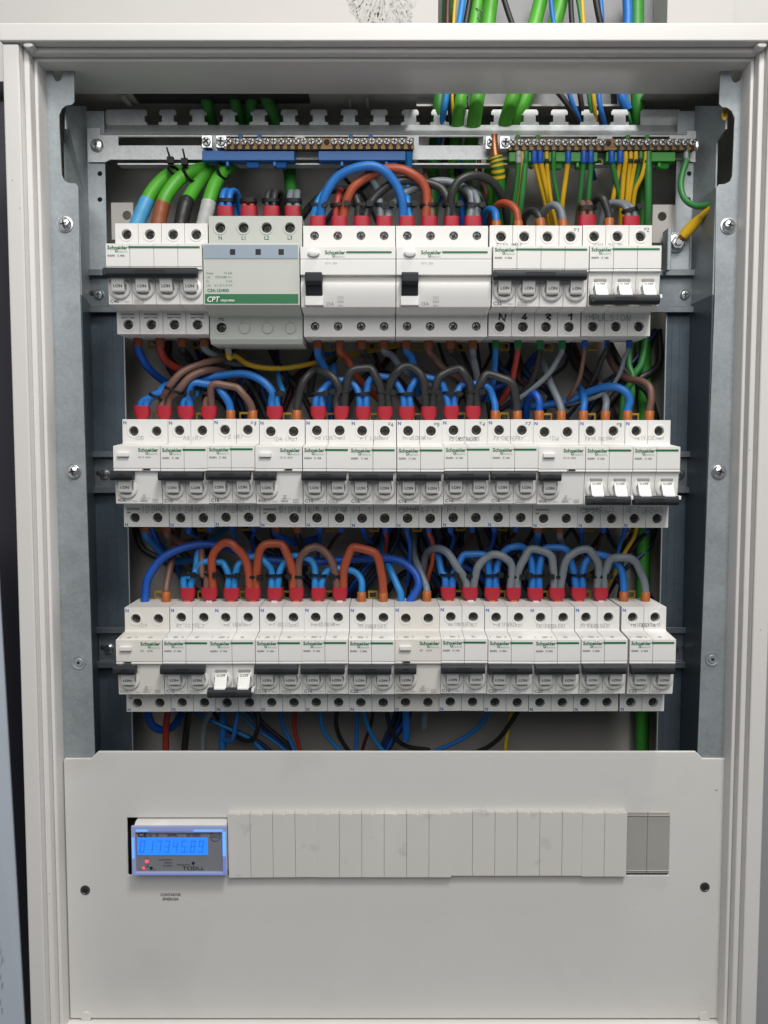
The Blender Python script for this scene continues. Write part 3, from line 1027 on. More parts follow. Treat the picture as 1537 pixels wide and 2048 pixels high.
def breaker(row, x0, n, kind, rating, label, short, on=True, top='', bottom='', corner_='', dz=0.0, mat_='white', hand_mat='pencil', lower=None, ink_top='pencil', wide=None):
    z = RZ[row]+dz+rnd.uniform(-.3, .3)
    o = empty('circuit_breaker' if kind == 'mcb' else 'residual_current_switch', (x0, -3, z), label, 'breaker' if kind == 'mcb' else 'safety switch', 'modular breakers clipped on the rails')
    o.rotation_euler = (0, R(rnd.uniform(-.28, .28)), R(rnd.uniform(-.25, .25)))
    OFF = Vector((0, 3, 0))
    sw = SCREW
    W = n*18
    if kind == 'mcb':
        h = housing(MCB, .12, 17.88, [9], 3.85, True, [9], key='mcb_'+mat_, mats=(mat_,))
        for i in range(n):
            link('pole_housing', h, o, (i*18, 3, 0))
    else:
        h = housing(MCB, .15, 35.85, [9, 27], 3.85, True, [9], key='rccb_'+mat_, mats=(mat_,), zc=(33.2, -35.2))
        link('housing', h, o, (0, 3, 0))
    for i in range(n):
        for zz_ in ((34.0, -35.2) if kind == 'mcb' else (33.2, -35.2)):
            link('terminal_screw', sw, o, (i*18+9, 3, zz_), (0, rnd.uniform(0, 3.1), 0))
        TERM[row].append((x0+i*18+9, z+42.5, z-42.5))
    npoles = n if kind == 'mcb' else 1
    for i in range(npoles):
        t = link('toggle', TOG[on], o, (i*18+9, 3, 0))
        link('toggle_print', TOGP[on], t)
        if not on:
            link('toggle_slot', SLOT, o, (i*18+9, 3, 0))
            link('toggle_tab', TAB, o, (i*18+9, 3, 0))
    zb_ = -.8 if on else -19.0
    e = (W-2.6) if kind == 'mcb' else 16.6
    b = tie_bar(-.6+rnd.uniform(0, .6), e, zb_).build('tie_bar', 'bar', o, OFF, bevel=.5, seg=2)
    tie_grooves(0, e, zb_).build('bar_grooves', 'dark', b, smooth=0)
    if not on:
        MB().box(e, e+2.0, -75, -66, zb_+.5, zb_+3.4).build('bar_end', 'white_ink', o, OFF, bevel=.3)
    for i in range(0, n-1, 2):
        link('din_clip', CLIP, o, (i*18+18, 3, -42.6))
        c = link('din_clip', CLIP, o, (i*18+18, 3, 42.6), (0, R(180), 0))
    if row == 2:
        sl = MB()
        for lx_, w_ in ((1.5, 1.2), (7, 5), (13.5, 1.5), (W-12, 3.5)):
            for q_ in (4.5, 6.2, 7.6):
                ww = w_*rnd.uniform(.6, 1)
                sl.add([(lx_, -69+q_, 21.5+q_*.079+.12), (lx_+ww, -69+q_, 21.5+q_*.079+.12), (lx_+ww, -68.2+q_, 21.56+q_*.079+.12), (lx_, -68.2+q_, 21.56+q_*.079+.12)], [(0, 1, 2, 3)])
        sl.build('worn_print', 'pale_ink', o, OFF, smooth=0)
    # printing
    g, pg, gy, pa, bl = MB(), MB(), MB(), MB(), MB()
    lx = 1.3 if kind == 'mcb' else 19.2
    g.text('Schneider', lx, 17.3, -69.15, h=3.8, w=15.4, bold=.034)
    g.lathe([(1.05, -69.15), (.55, -69.15)], lx+6.6, 16.2, 14, cap=False, ex=.9, ez=1.25)
    pg.text('Electric', lx+7.4, 14.9, -69.15, h=2.1, w=7.6)
    if kind == 'mcb':
        g.quad(17.0, W-1.5, 18.0, 19.6, -69.15)
        gy.text('iK60N', 1.4, 11.9, -69.15, h=2.0, w=5.4, bold=.025)
        gy.text('C '+rating[1:]+'A', 8.8, 11.9, -69.15, h=2.0, w=5.6, bold=.025)
        gy.text(rating, 1.2, -21.6, FY, h=3.6, w=6.4, bold=.015)
        pa.text('400V~' if n > 2 else '230V~', 11.8, -21.4, FY, h=1.8, w=5.2)
        x = 19.3
        for a, b_, c, d in ((x, x+7.2, -21.9, -21.65), (x, x+7.2, -19.75, -19.5), (x, x+.25, -21.65, -19.75), (x+7, x+7.2, -21.65, -19.75)):
            pa.add([(a, FY(c), c), (b_, FY(c), c), (b_, FY(d), d), (a, FY(d), d)], [(0, 1, 2, 3)])
        pa.text('6000 3', x+.6, -21.4, FY, h=1.7, w=6.1)
    else:
        gy.text(('ID K ' if rating == '40A' else 'ID   ')+rating, 19.3, 12.3, -69.15, h=2.0, w=9.5)
        (gy if rating == '40A' else pa).text(rating, 1.4, -21.4, FY, h=3.5, w=6.2)
        pa.text('230V~', 12.5, -21.4, FY, h=1.8, w=5)
        (gy if rating == '40A' else pa).text('30mA', 19, -21.4, FY, h=2.4, w=5.6)
        for a, b_, c, d in ((28.5, 32.5, -21.6, -21.35), (28.5, 32.5, -19.4, -19.15), (28.5, 28.75, -21.35, -19.4), (32.25, 32.5, -21.35, -19.4), (29.4, 31.6, -20.6, -20.3)):
            gy.add([(a, FY(c), c), (b_, FY(c), c), (b_, FY(d), d), (a, FY(d), d)], [(0, 1, 2, 3)])
        pa.lathe([(1.2, -65.1), (.9, -65.1)], 22, -18.2, 12, cap=False)
        pa.quad(19.2, 27, -18.35, -18.1, -65.12)
        pa.quad(21, 23.5, -16.3, -15.8, -65.3)
        # test button and little window
        bt = MB().box(3.6, 12.6, -71.6, -68.6, 13.4, 16.6)
        bt.build('test_button', mat_, o, OFF, bevel=.5, seg=2)
        wx = 22 if rating == '40A' else 5.5
        MB().box(wx, wx+6.5, -69.3, -68, 3.0, 4.6).build('flag_window', 'slit', o, OFF)
        MB().box(wx+1.2, wx+6.2, -69.4, -69.2, 3.2, 4.4).build('flag', 'dark', o, OFF)
        for zz_ in (-27.6, -30.6):
            pa.quad(2.6, 13, zz_-1.3, zz_, -44.15)
    if row:
        bl.text('N', .9, 38.6, -44.15, h=3.6, bold=.03)
        bl.text('N', 1.0, -41.9, -44.15, h=3.4, bold=.03)
    elif rating == 'C40':
        for i in range(n):
            for zz_ in (-26.6, -29.2):
                pa.quad(i*18+3.5, i*18+14, zz_-1.2, zz_, -44.15)
    for q, nm, mt in ((g, 'brand_print', 'green_ink'), (pg, 'faint_brand_print', 'pale_green_ink'), (gy, 'rating_print', 'grey_ink'), (pa, 'faint_print', 'pale_ink'), (bl, 'neutral_mark', 'blue_ink')):
        if q.v:
            q.build(nm, mt, o, OFF, smooth=0)
    q, q2, q3 = MB(), MB(), MB()
    if top:
        w = min(2.0, 24/max(len(top), 1)/1.3)
        q.hand(top, (4.5 if len(top) > 8 else 9)+rnd.uniform(0, 4), 26+rnd.uniform(-.5, 1.2), -44.17, 2.9, w, .3, rnd)
    if corner_:
        q3.hand(corner_, W-6.2, 37.6, -44.17, 2.6, 1.6, .38, rnd)
    if bottom:
        w = min(3.1, (W-3 if kind == 'mcb' else 20)/max(len(bottom), 1)/1.32)
        q2.hand(bottom, 2 if kind == 'mcb' else 14.5, -31.0, -44.17, 5.0, w, .42, rnd)
    if lower:
        for i, ch in enumerate(lower):
            q2.hand(ch, i*18+8, -30.8, -44.17, 6, 4.4, 1.25, rnd)
    for q_, mt in ((q, ink_top), (q2, hand_mat), (q3, 'pen')):
        if q_.v:
            q_.build('handwriting', mt, o, OFF, smooth=0)
    BR.setdefault(row, []).extend([short]*n)
    return o


# top row
x = -218.4
breaker(0, x, 4, 'mcb', 'C40', 'white four-pole C40 breaker under four taped green cables, toggles up', 'C40 breaker', dz=2.0)
x += 72.6
# surge protector
o = empty('surge_protector', (x, -3, RZ[0]), 'grey-green surge protector with a broad green band and blue-grey strip', 'surge protector')
OFF = Vector((0, 3, 0))
link('housing', housing(SPD, .3, 72.7, [9.3, 27.3, 45.3, 63.3], 3.9, True, (), key='spd', mats=('surge',), zc=(41.0, -35.5), discs=(27.3, 45.3, 63.3)), o, (0, 3, 0))
FS = fy(SPD)
for i in range(4):
    link('terminal_screw', SCREW, o, (9.3+18*i, 3, 41), (0, i*.7, 0))
    TERM[0].append((x+9.3+18*i, RZ[0]+50, RZ[0]-48))
link('terminal_screw', SCREW, o, (9.3, 3, -35.5))
MB().box(1.0, 71.4, -66.9, -65, 12.6, 23.0).build('indicator_strip', 'strip', o, OFF, bevel=.2)
for k in (22.5, 41.7, 59):
    MB().box(k-2, k+2, -67.2, -66.7, 15.6, 19.8).build('indicator_window', 'bar', o, OFF, bevel=.2)
g = MB()
g.quad(1.2, 71.6, -20.6, -13.4, -66.62)
for i, t in enumerate(('N', 'L1', 'L2', 'L3')):
    g.text(t, 9.3+18*i, 32.0, -44.15, h=4.0, bold=.02, align='c')
g.text('PE', 9.3, -30.2, -44.15, h=4.2, bold=.02, align='c')
g.text('CS4-15/400', 3, -11.9, -66.62, h=3.3, w=16.3, bold=.03)
for i, (a, b) in enumerate((('Imax', '15 kA'), ('Uc', '275/440 V~'), ('In', '5 kA'), ('Up', '≤1,2/1,5 kV'))):
    g.text(a, 2.6, 1.3-i*3.0, -66.62, h=2.5, w=[5.2, 2.8, 1.9, 2.9][i])
    g.text(b, 22, 1.3-i*3.0, -66.62, h=2.5, w=[6.2, 13, 4.7, 13.4][i], align='r')
g.build('green_print', 'green_ink', o, OFF, smooth=0)
g = MB()
g.text('CPT', 2.6, -19.2, -66.75, h=5.6, w=9, bold=.01, shear=.2)
g.text('cirprotec', 13, -18.9, -66.75, h=2.8, w=10.5, bold=.01)
g.build('white_print', 'white_ink', o, OFF, smooth=0)
x += 73.4


def rccb4(x, label):
    o = empty('residual_current_switch', (x, -3, RZ[0]), label, 'safety switch', 'modular breakers clipped on the rails')
    link('housing', housing(RCB4, .2, 71.6, [9, 27, 45, 63], 3.45, False, (), key='rcb4', zc=(35, -34.5)), o, (0, 3, 0))
    for i in range(4):
        for zz_ in (35, -34.5):
            link('terminal_screw', SCREWB, o, (i*18+9, 3, zz_), (0, rnd.uniform(0, 3), 0))
        TERM[0].append((x+9+18*i, RZ[0]+42.5, RZ[0]-42.5))
    m = MB().lathe([(4.6, -68), (4.6, -70.2), (3.9, -71), (2, -71.5)], 10.2, 16.2, 24, ez=.62)
    m.build('test_button', 'white', o, OFF)
    m = MB()
    m.prism_x([(-64, 1.5), (-74, 1.6), (-76, 0), (-76, -5.5), (-73, -7.5), (-70.5, -8), (-69, -14.5), (-64, -14.8)], 4.0, 16.6)
    t = m.build('toggle', 'bar', o, OFF, bevel=.7, seg=2)
    MB().box(3.4, 17.2, -68.2, -63, -22, -15).build('toggle_slot', 'white', o, OFF, bevel=.3)
    g, pg, pa = MB(), MB(), MB()
    g.text('Schneider', 18.6, 15.6, -69.15, h=3.8, w=15.4, bold=.034)
    g.lathe([(1.05, -69.15), (.55, -69.15)], 25.0, 14.5, 14, cap=False, ex=.9, ez=1.25)
    g.quad(34.6, 68.6, 16.2, 17.8, -69.15)
    pg.text('Electric', 25.6, 13.2, -69.15, h=2.0, w=7.8)
    f4 = fy(RCB4)
    pa.text('ID K  25A', 18.8, 8.2, -69.15, h=2, w=9)
    pa.text('25A', 19, -21.6, f4, h=3.6, w=6)
    for a, b_, c, d in ((28, 32, -17.2, -17.0), (28, 32, -15.2, -15), (28, 28.2, -17, -15.2), (31.8, 32, -17, -15.2), (29, 31, -16.2, -16)):
        pa.quad(a, b_, c, d, -66.7)
    pa.text('30mA', 28, -19.6, f4, h=1.7, w=4.6)
    pa.text('400V~', 28, -22.2, f4, h=1.7, w=4.6)
    for q, nm, mt in ((g, 'brand_print', 'green_ink'), (pg, 'faint_brand_print', 'pale_green_ink'), (pa, 'faint_print', 'pale_ink')):
        q.build(nm, mt, o, OFF, smooth=0)
    for i in (0, 2):
        link('din_clip', CLIP, o, (i*18+18, 3, -42.6))


rccb4(x, 'wide white 25A safety switch with black toggle beside the surge protector')
x += 72.0
rccb4(x, 'wide white 25A safety switch with black toggle beside the C32 breaker')
x += 72.6
breaker(0, x, 4, 'mcb', 'C32', 'white four-pole C32 breaker marked N 4 3 1 in black marker', 'C32 breaker', lower='N431', hand_mat='marker', corner_='F1', top='F L10 IMPUL.', ink_top='marker', dz=.4)
x += 72.4
breaker(0, x, 3, 'mcb', 'C16', 'white three-pole C16 breaker marked IMPULSION, black bar pulled down', 'IMPULSION breaker', on=False, bottom='IMPULSION', corner_='F2', top='VENT. SALON', dz=.6)
BR[0] = ['C40 breaker']*4+['surge protector']*4+['first 25A switch']*4+['second 25A switch']*4+['C32 breaker']*4+['IMPULSION breaker']*3
# middle row
x = -215.7
for (kind, rating, top, bottom, cor, on, label, short) in (
    ('rccb', '40A', 'ID5', 'ID BAÑO', '', True, 'two-module 40A safety switch marked ID BAÑO in pencil', 'ID BAÑO switch'),
    ('mcb', 'C10', 'A3 (R)', 'A3 BAÑO', '', True, 'two-pole C10 breaker marked A3 BAÑO in pencil, toggles up', 'A3 BAÑO breaker'),
    ('mcb', 'C16', 'F2 (R)', 'FERSIBAÑO F1.7', 'F3', True, 'two-pole C16 breaker marked FERSIBAÑO in pencil below, toggles up', 'FERSIBAÑO breaker'),
    ('rccb', '40A', 'ID4 (R2)', 'ID 1 COCINA', '', True, 'two-module 40A safety switch marked COCINA in pencil', 'COCINA switch'),
    ('mcb', 'C10', 'A5 (COCINA)', 'ALUM. A1 COCINA', '', True, 'two-pole C10 breaker marked ALUM. A1 COCINA, toggles up', 'ALUM breaker'),
    ('mcb', 'C16', 'F1 (BAÑO)', 'F1.1', 'F4', True, 'two-pole C16 breaker marked F1 (BAÑO) at its top, toggles up', 'F1 BAÑO breaker'),
    ('mcb', 'C16', 'F11 (US COCINA II)', 'CAMARA EXT', 'F5', True, 'two-pole C16 breaker with EXT in scratched-out handwriting, toggles up', 'EXT breaker'),
    ('mcb', 'C16', 'F5 (MOSTRADOR)', ' F1.4', 'F6', True, 'two-pole C16 breaker marked MOSTRADOR in pen at its top, toggles up', 'MOSTRADOR breaker'),
    ('mcb', 'C16', 'F3 (NEVERA)', 'F.1.5', 'F7', True, 'two-pole C16 breaker marked NEVERA at its top, toggles up', 'NEVERA breaker'),
    ('rccb', '40A', 'ID6', '', '', True, 'two-module 40A safety switch marked only ID6 at its top', 'ID6 switch'),
    ('mcb', 'C16', 'F8 (V.COCINA)', 'CAMARAD', 'F8', False, 'switched-off two-pole C16 breaker between the ID6 switch and RETORNO', 'F8 off breaker'),
    ('mcb', 'C16', 'F6 (V.COCINA)', 'RETORNO', '', False, 'switched-off two-pole C16 breaker marked RETORNO', 'RETORNO breaker')):
    o = breaker(1, x, 2, kind, rating, label, short, on, top, bottom, cor, dz=rnd.uniform(-.3, .3), ink_top='pen' if 'MOSTR' in top else 'pencil')
    if bottom.startswith('CAMA'):
        q = MB()
        for k in range(5):
            q.box(2.5+rnd.uniform(0, 2), 17, -44.25, -44.18, -27.4+k*.35-1, -27.2+k*.35-1)
        q.build('crossing_out', 'pencil', o, Vector((0, 3, 0)), smooth=0)
    x += 36.0
# bottom row
x = -217.0
for (kind, rating, top, bottom, on, label, short) in (
    ('rccb', '63A', 'ID7', '', True, 'yellowed 63A safety switch at the outer end, beside the CTRL breaker', 'ID7 switch'),
    ('mcb', 'C10', 'A1 (CTRL)', 'A1 2', True, 'two-pole C10 breaker marked CTRL at its top, toggles up', 'CTRL breaker'),
    ('mcb', 'C10', 'A3 (BAÑO)', 'A 1', False, 'only switched-off breaker of the bottom row, black bar pulled down', 'switched-off bottom breaker'),
    ('mcb', 'C16', 'F9 (REJILLA)', 'F1.6 DMA', True, 'two-pole C16 breaker marked REJILLA at its top, toggles up', 'REJILLA breaker'),
    ('mcb', 'C16', 'F10 (US COCINA 4)', 'A1', True, 'two-pole C16 breaker marked US COCINA at its top, toggles up', 'US COCINA breaker'),
    ('mcb', 'C20', 'F11 (FUERZA SIA 1)', '   AX', True, 'two-pole C20 breaker between the US COCINA breaker and yellowed safety switch', 'SIA breaker'),
    ('rccb', '63A', '', '', True, 'yellowed 63A safety switch in the middle of its row, no handwriting', 'middle 63A switch'),
    ('mcb', 'C10', 'A4 (MATERIAL)', 'F17', True, 'two-pole C10 breaker marked MATERIAL at its top, toggles up', 'MATERIAL breaker'),
    ('mcb', 'C20', 'F16 (FUERZA 2)', '', True, 'two-pole C20 breaker marked FUERZA at its top, beside the MATERIAL breaker, toggles up', 'FUERZA breaker'),
    ('mcb', 'C20', 'FAC (FUERZA SIA)', '', True, 'two-pole C20 breaker marked FAC at its top, toggles up', 'FAC breaker'),
    ('mcb', 'C20', 'F17 (FUERZA SIA.5)', '', True, 'two-pole C20 breaker between the FAC and C25 breakers, toggles up', 'SIA.5 breaker'),
    ('mcb', 'C25', 'F15 (FUERZA SIA.1)', '', True, 'two-pole C25 breaker at the end of the bottom row, toggles up', 'C25 breaker')):
    if rating == 'C25':
        x += 1.2
    breaker(2, x, 2, kind, rating, label, short, on, top, bottom, '', dz=rnd.uniform(-.25, .25), mat_='cream' if kind == 'rccb' else 'white', ink_top='pen' if rating == 'C25' else 'pencil')
    x += 36.0

# ------------------------------------------------------------------ cover, meter, blanking plates
zc0 = at(768, 2034, -46).z
zt1 = at(768, 1515, -46).z
zt2 = at(768, 1501, -46).z
xa, xb = at(190, 1505, -46).x, at(1396, 1505, -46).x
hx0, hx1 = at(257, 1690, -46).x, at(1337, 1690, -46).x
hz0, hz1 = at(768, 1748, -46).z, at(768, 1634, -46).z
out = [(XC0+.3, zc0), (XC1-.3, zc0), (XC1-.3, zt1-1.5), (XC1-1.8, zt1), (xb+3.4, zt1), (xb-2.4, zt2), (xa+3.4, zt2), (xa-2.4, zt1), (XC0+1.8, zt1), (XC0+.3, zt1-1.5)]
cov = empty('cover_panel', (0, -46, zc0), 'plain white cover panel with one long window below the breakers', 'cover panel')
CV = Vector((0, -46, zc0))
m = MB().plate(out, [rect(hx0, hx1, hz0, hz1)], -48, -45.4)
m.build('panel', 'cover', cov, loc=-CV, bevel=1.1, seg=3)
for u, v_ in ((171, 1780), (1410, 1774)):
    q = at(u, v_, -48)
    m = MB().lathe([(4.0, -48.05), (3.9, -48.5), (3.2, -48.6), (2.6, -48.2)], q.x, q.z, 20)
    m.mi = 1
    m.lathe([(2.4, -48.25), (2.3, -48.3)], q.x, q.z, 16)
    m.build('panel_screw', ['screw', 'dark'], cov, loc=-CV)
for u in (173, 1409):
    q = at(u, 2033, -48)
    MB().lathe([(4.4, -48.0), (4.2, -49.0), (2, -49.3)], q.x, q.z, 20).build('snap_cap', 'cover', cov, loc=-CV)
m = MB()
q = at(342, 1792, -48)
m.text('CONTADOR', q.x, q.z, -48.15, h=3.3, w=16.6, bold=.02, align='c')
m.text('ENERGIA', q.x, q.z-3.6, -48.15, h=3.3, w=13, bold=.02, align='c')
m.build('printed_label', 'marker', cov, loc=-CV, smooth=0)
q = at(1433, 1580, -48)
MB().box(q.x-1, q.x+1.2, -48.2, -48.1, q.z-.2, q.z+.2).build('scratch', 'dark', cov, loc=-CV, smooth=0)
# dark inside behind the window
MB().box(hx0-8, hx1+8, -32, -30, hz0-8, hz1+8).build('window_backing', 'dark', cov, loc=-CV, smooth=0)

# energy meter
ym = -60
a, b = at(263, 1652, ym), at(455, 1750, ym)
mx0, mx1, mz0, mz1 = a.x, b.x, b.z, a.z
mw, mh = mx1-mx0, mz1-mz0
MO = Vector((mx0, -46, mz0))
met = empty('energy_meter', MO, 'small electronic energy meter with glowing blue display and clear bezel', 'energy meter')
m = MB()
m.prism_x([(-33, mz1+.5), (-52, mz1+.5), (-58, mz1-2), (-58, mz0+.8), (-33, mz0+.8)], mx0+1.2, mx1-.8)
m.build('housing', 'white', met, loc=-MO, bevel=.5, seg=2)
MB().box(mx0+2.6, mx1-2.6, -59.2, -58, mz0+2.6, mz1-6.5).build('face_plate', 'face', met, loc=-MO)
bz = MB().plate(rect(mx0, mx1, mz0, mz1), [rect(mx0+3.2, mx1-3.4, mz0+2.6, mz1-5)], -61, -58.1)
M['bezel'] = mat('clear_bezel', (0.30, 0.33, 0.47), 0.12, spec=.6, emit=(0.12, 0.19, 0.6), estr=.18)  # slight emission stands for backlight spilling into the clear rim
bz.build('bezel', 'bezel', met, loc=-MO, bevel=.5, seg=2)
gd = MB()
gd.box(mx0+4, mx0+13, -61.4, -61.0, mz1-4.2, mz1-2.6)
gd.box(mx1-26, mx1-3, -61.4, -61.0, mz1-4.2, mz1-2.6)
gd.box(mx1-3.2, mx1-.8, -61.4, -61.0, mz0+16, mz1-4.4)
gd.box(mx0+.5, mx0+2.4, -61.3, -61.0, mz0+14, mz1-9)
gd.build('bezel_glow', 'spill', met, loc=-MO, bevel=.3)  # glowing strips laid on the bezel for the backlight spill
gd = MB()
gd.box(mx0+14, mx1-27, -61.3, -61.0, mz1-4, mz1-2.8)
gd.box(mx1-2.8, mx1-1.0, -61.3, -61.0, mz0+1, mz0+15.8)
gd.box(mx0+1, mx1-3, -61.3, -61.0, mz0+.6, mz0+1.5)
gd.build('dim_bezel_glow', 'spill2', met, loc=-MO, bevel=.2)
lx0, lx1 = at(275, 1694, -60).x, at(416, 1694, -60).x
lz0, lz1 = at(300, 1711, -60).z, at(300, 1676, -60).z
m = MB().box(lx0, lx1, -59.9, -59.25, lz0, lz1)
lcd = m.build('display', 'lcd', met, loc=-MO, bevel=.25)
SEG = {'0': 'abcdef', '1': 'bc', '2': 'abged', '3': 'abgcd', '4': 'fgbc', '5': 'afgcd', '6': 'afgecd', '7': 'abc', '8': 'abcdefg', '9': 'abcdfg'}
m = MB()
dw, dh = (lx1-lx0)/8.6, (lz1-lz0)*.68
for i, ch in enumerate('01734589'):
    x0 = lx0+1.6+i*dw+(1.0 if i > 5 else 0)
    z0 = lz0+(lz1-lz0)*.17
    w, h, t = dw*.58, dh, .8
    B = {'a': (0, w, h-t, h), 'd': (0, w, 0, t), 'g': (0, w, h/2-t/2, h/2+t/2), 'f': (0, t, h/2, h), 'e': (0, t, 0, h/2), 'b': (w-t, w, h/2, h), 'c': (w-t, w, 0, h/2)}
    for c in SEG[ch]:
        a0, a1, c0, c1 = B[c]
        m.add([(x0+a0+sh*.13, -60.05, z0+zz_) for a0, zz_, sh in ((a0, c0, c0), (a1, c0, c0), (a1, c1, c1), (a0, c1, c1))], [(0, 1, 2, 3)])
    if i == 5:
        m.quad(x0+w+1, x0+w+1.8, z0, z0+.8, -60.05)
m.build('digits', 'seg', lcd, smooth=0)
lcd.children[0].location = (0, 0, 0)
gy = MB()


def P(u, v_):
    q = at(u, v_, -59.3)
    return q.x, q.z


gx, gz = P(276, 1674)
gy.text('CE', gx, gz, -59.35, h=5.4, w=7.6, bold=.03)
for u, t, w in ((297, 'o', 3), (311, 'A', 3), (336, 'kWh', 7.4), (374, 'IEC 62053', 10.8)):
    gx, gz = P(u, 1673)
    gy.text(t, gx, gz, -59.35, h=3.2, w=w, bold=.02)
gx, gz = P(431, 1673)
gy.lathe([(4.2, -59.35), (3.8, -59.35)], gx, gz, 24, cap=False)
gy.text('SACI', gx, gz-1.3, -59.35, h=4.2, w=6, align='c')
gx, gz = P(366, 1740)
gy.text('TCIDL', gx, gz, -59.35, h=4.2, w=14, bold=.015)
gy.text('1', gx+15, gz, -59.35, h=4.2, bold=.015)
gy.quad(gx+14.4, gx+16.8, gz, gz+.5, -59.36)
for k, t in enumerate(('3x230/400V', '10(80)A', '50-60Hz')):
    gx, gz = P(345, 1721+k*6)
    gy.text(t, gx, gz, -59.35, h=2.0, w=[11, 6.5, 7][k], align='r')
gx, gz = P(354, 1731)
gy.text('1000imp/kWh', gx, gz, -59.35, h=1.9, w=10.5)
for (u, v_, t) in ((292, 1718, 'L2'), (278, 1741, 'L1'), (307, 1741, 'L3')):
    gx, gz = P(u, v_)
    gy.text(t, gx, gz, -59.35, h=2.2)
c0 = P(296, 1732)
for u, v_ in ((294, 1724), (288, 1737), (304, 1737)):
    e = P(u, v_)
    dx, dz = e[0]-c0[0], e[1]-c0[1]
    L = math.hypot(dx, dz)
    gy.add([(c0[0]-dz/L*.2, -59.35, c0[1]+dx/L*.2), (c0[0]+dz/L*.2, -59.35, c0[1]-dx/L*.2), (e[0]+dz/L*.2, -59.35, e[1]-dx/L*.2), (e[0]-dz/L*.2, -59.35, e[1]+dx/L*.2)], [(0, 1, 2, 3)])
gy.build('printing', 'marker', met, loc=-MO, smooth=0)
for u, v_, mt, r in ((294, 1723, 'led', 1.4), (288, 1736, 'led', 1.0), (303, 1736, 'bar', 1.3), (387, 1726, 'navy', 1.3)):
    gx, gz = P(u, v_)
    MB().lathe([(r, -59.25), (r*.9, -59.8), (r*.4, -60)], gx, gz, 14).build('indicator_lamp', mt, met, loc=-MO)

# blanking plates, made of snap-off segments
m = MB()
w = 17.95
m.plate([(.05, -26.4), (w, -26.4), (w, 26.4), (10.6, 26.4), (10, 25.6), (8.2, 25.6), (7.6, 26.4), (.05, 26.4)], [], -7, 2)
SEGM = m.mesh('segment', ['blank'], smooth=50, bevel=.5, seg=2)
m = MB()
m.plate([(.12, -25.4), (w, -25.4), (w, 25.4), (.12, 25.4)], [], -2, 2)
m.box(.12, w, -3, -2.05, 22.8, 23.4)
m.box(.12, w, -3, -2.05, -23.2, -22.6)
SEGC = m.mesh('segment', ['clear'], smooth=30, bevel=.3)
for u0, n, v0, me, ytop, desc in ((457, 4, 1691, SEGM, -47, 'white four-segment blanking plate next to the energy meter'), (634.5, 6, 1690, SEGM, -47.2, 'white six-segment blanking plate next to the four-segment one'),
                                  (900.5, 6, 1687, SEGM, -46.4, 'white six-segment blanking plate sitting highest of all, smudged'),
                                  (1164, 2, 1688.5, SEGM, -47, 'white two-segment blanking plate beside the grey see-through one'), (1252, 2, 1689, SEGC, -46, 'grey see-through blanking plate at the end of the window')):
    q = at(u0, v0, ytop-6)
    o = empty('blanking_plate', (q.x, ytop-3.2, q.z), desc, 'blanking plate', 'blanking plates in the cover window')
    if n == 4:
        o.rotation_euler = (0, R(-.5), 0)
    for i in range(n):
        s_ = link('segment', me, o, (i*18.0, 3 if me is SEGM else 2, 0), (R(rnd.uniform(-.2, .2)), 0, R(rnd.uniform(-.12, .12))))

# ------------------------------------------------------------------ wires
TY = -17.0     # depth at which wires enter the breakers
FERR = {}
CN = dict(blue='blue', blue2='deep blue', cyan='light blue', navy='dark blue', orange='orange-brown', red='red', brown='brown', black='black', char='black', grey='grey', green='green', dgreen='green', yellow='yellow',
          maroon='maroon', egreen='green', mgreen='green')


def T(row, i, dz=0, dx=0, dy=0, bot=False):
    x, zt, zb = TERM[row][i]
    return Vector((x+dx, TY+dy, (zb-dz) if bot else (zt+dz)))


wn = {}


def wire(col, r, pts, label, group=None, per=7, ferr=(), two=None, name='wire', cat='wire', sides=10, taper=None):
    """pts in mm. ferr: (which end, colour, radius, length)."""
    P = spline(pts, per)
    m = MB()
    mats = [col] if not two else [col, two]
    m.tube(P, r, sides, mats=(0, 1) if two else None)
    o = m.build(name, mats, None, loc=P[0], origin=P[0], smooth=60)
    setp(o, label, cat, group)
    for end, c, fr, fl in ferr:
        if end == 0:
            a, b = Vector(pts[0]), Vector(pts[1])
        else:
            a, b = Vector(pts[-1]), Vector(pts[-2])
        d = (b-a).normalized()
        f = MB()
        f.tube([a-d*.5, a, a+d*(fl-.4), a+d*fl], [fr*.93, fr, fr*1.02, fr*.9], 14)
        f.build('ferrule', c, o, origin=P[0], smooth=60)
    return o


def twin(row, i, c='f_red', h=13.2, parent=None, label=None, flat_=1.0):
    """Twin ferrule standing in a top terminal."""
    b = T(row, i, -1.5)
    k = random.Random(row*50+i)
    w = 6.5*k.uniform(.94, 1.06)
    ln = k.uniform(-.8, .8)
    sec = [(b, 3.3, 2.8), (b+Vector((0, 0, 2.2)), 3.9, 3.0), (b+Vector((ln*.3, 0, 6.2)), w*.98, 3.7), (b+Vector((ln*.6, -.1, 9)), w, 3.9), (b+Vector((ln, -.2, h)), w*.97, 4.0), (b+Vector((ln, -.2, h)), w*.8, 3.0), (b+Vector((ln, -.2, h-2)), w*.7, 2.6)]
    m = MB().loft(sec, 20, 3.2)
    o = m.build('twin_ferrule', c, None, loc=b, origin=b, smooth=50)
    if row == 2:
        MB().box(b.x-2.4, b.x+2.4, b.y-3.4, b.y-2.2, b.z, b.z+2.6).build('pin', 'copper' if i % 3 else 'steel', o, origin=b, smooth=0)
    return setp(o, label or 'red twin ferrule on the wires into the %s, %s terminal' % (BR[row][i], PN(row, i)), 'ferrule', 'red twin ferrules')


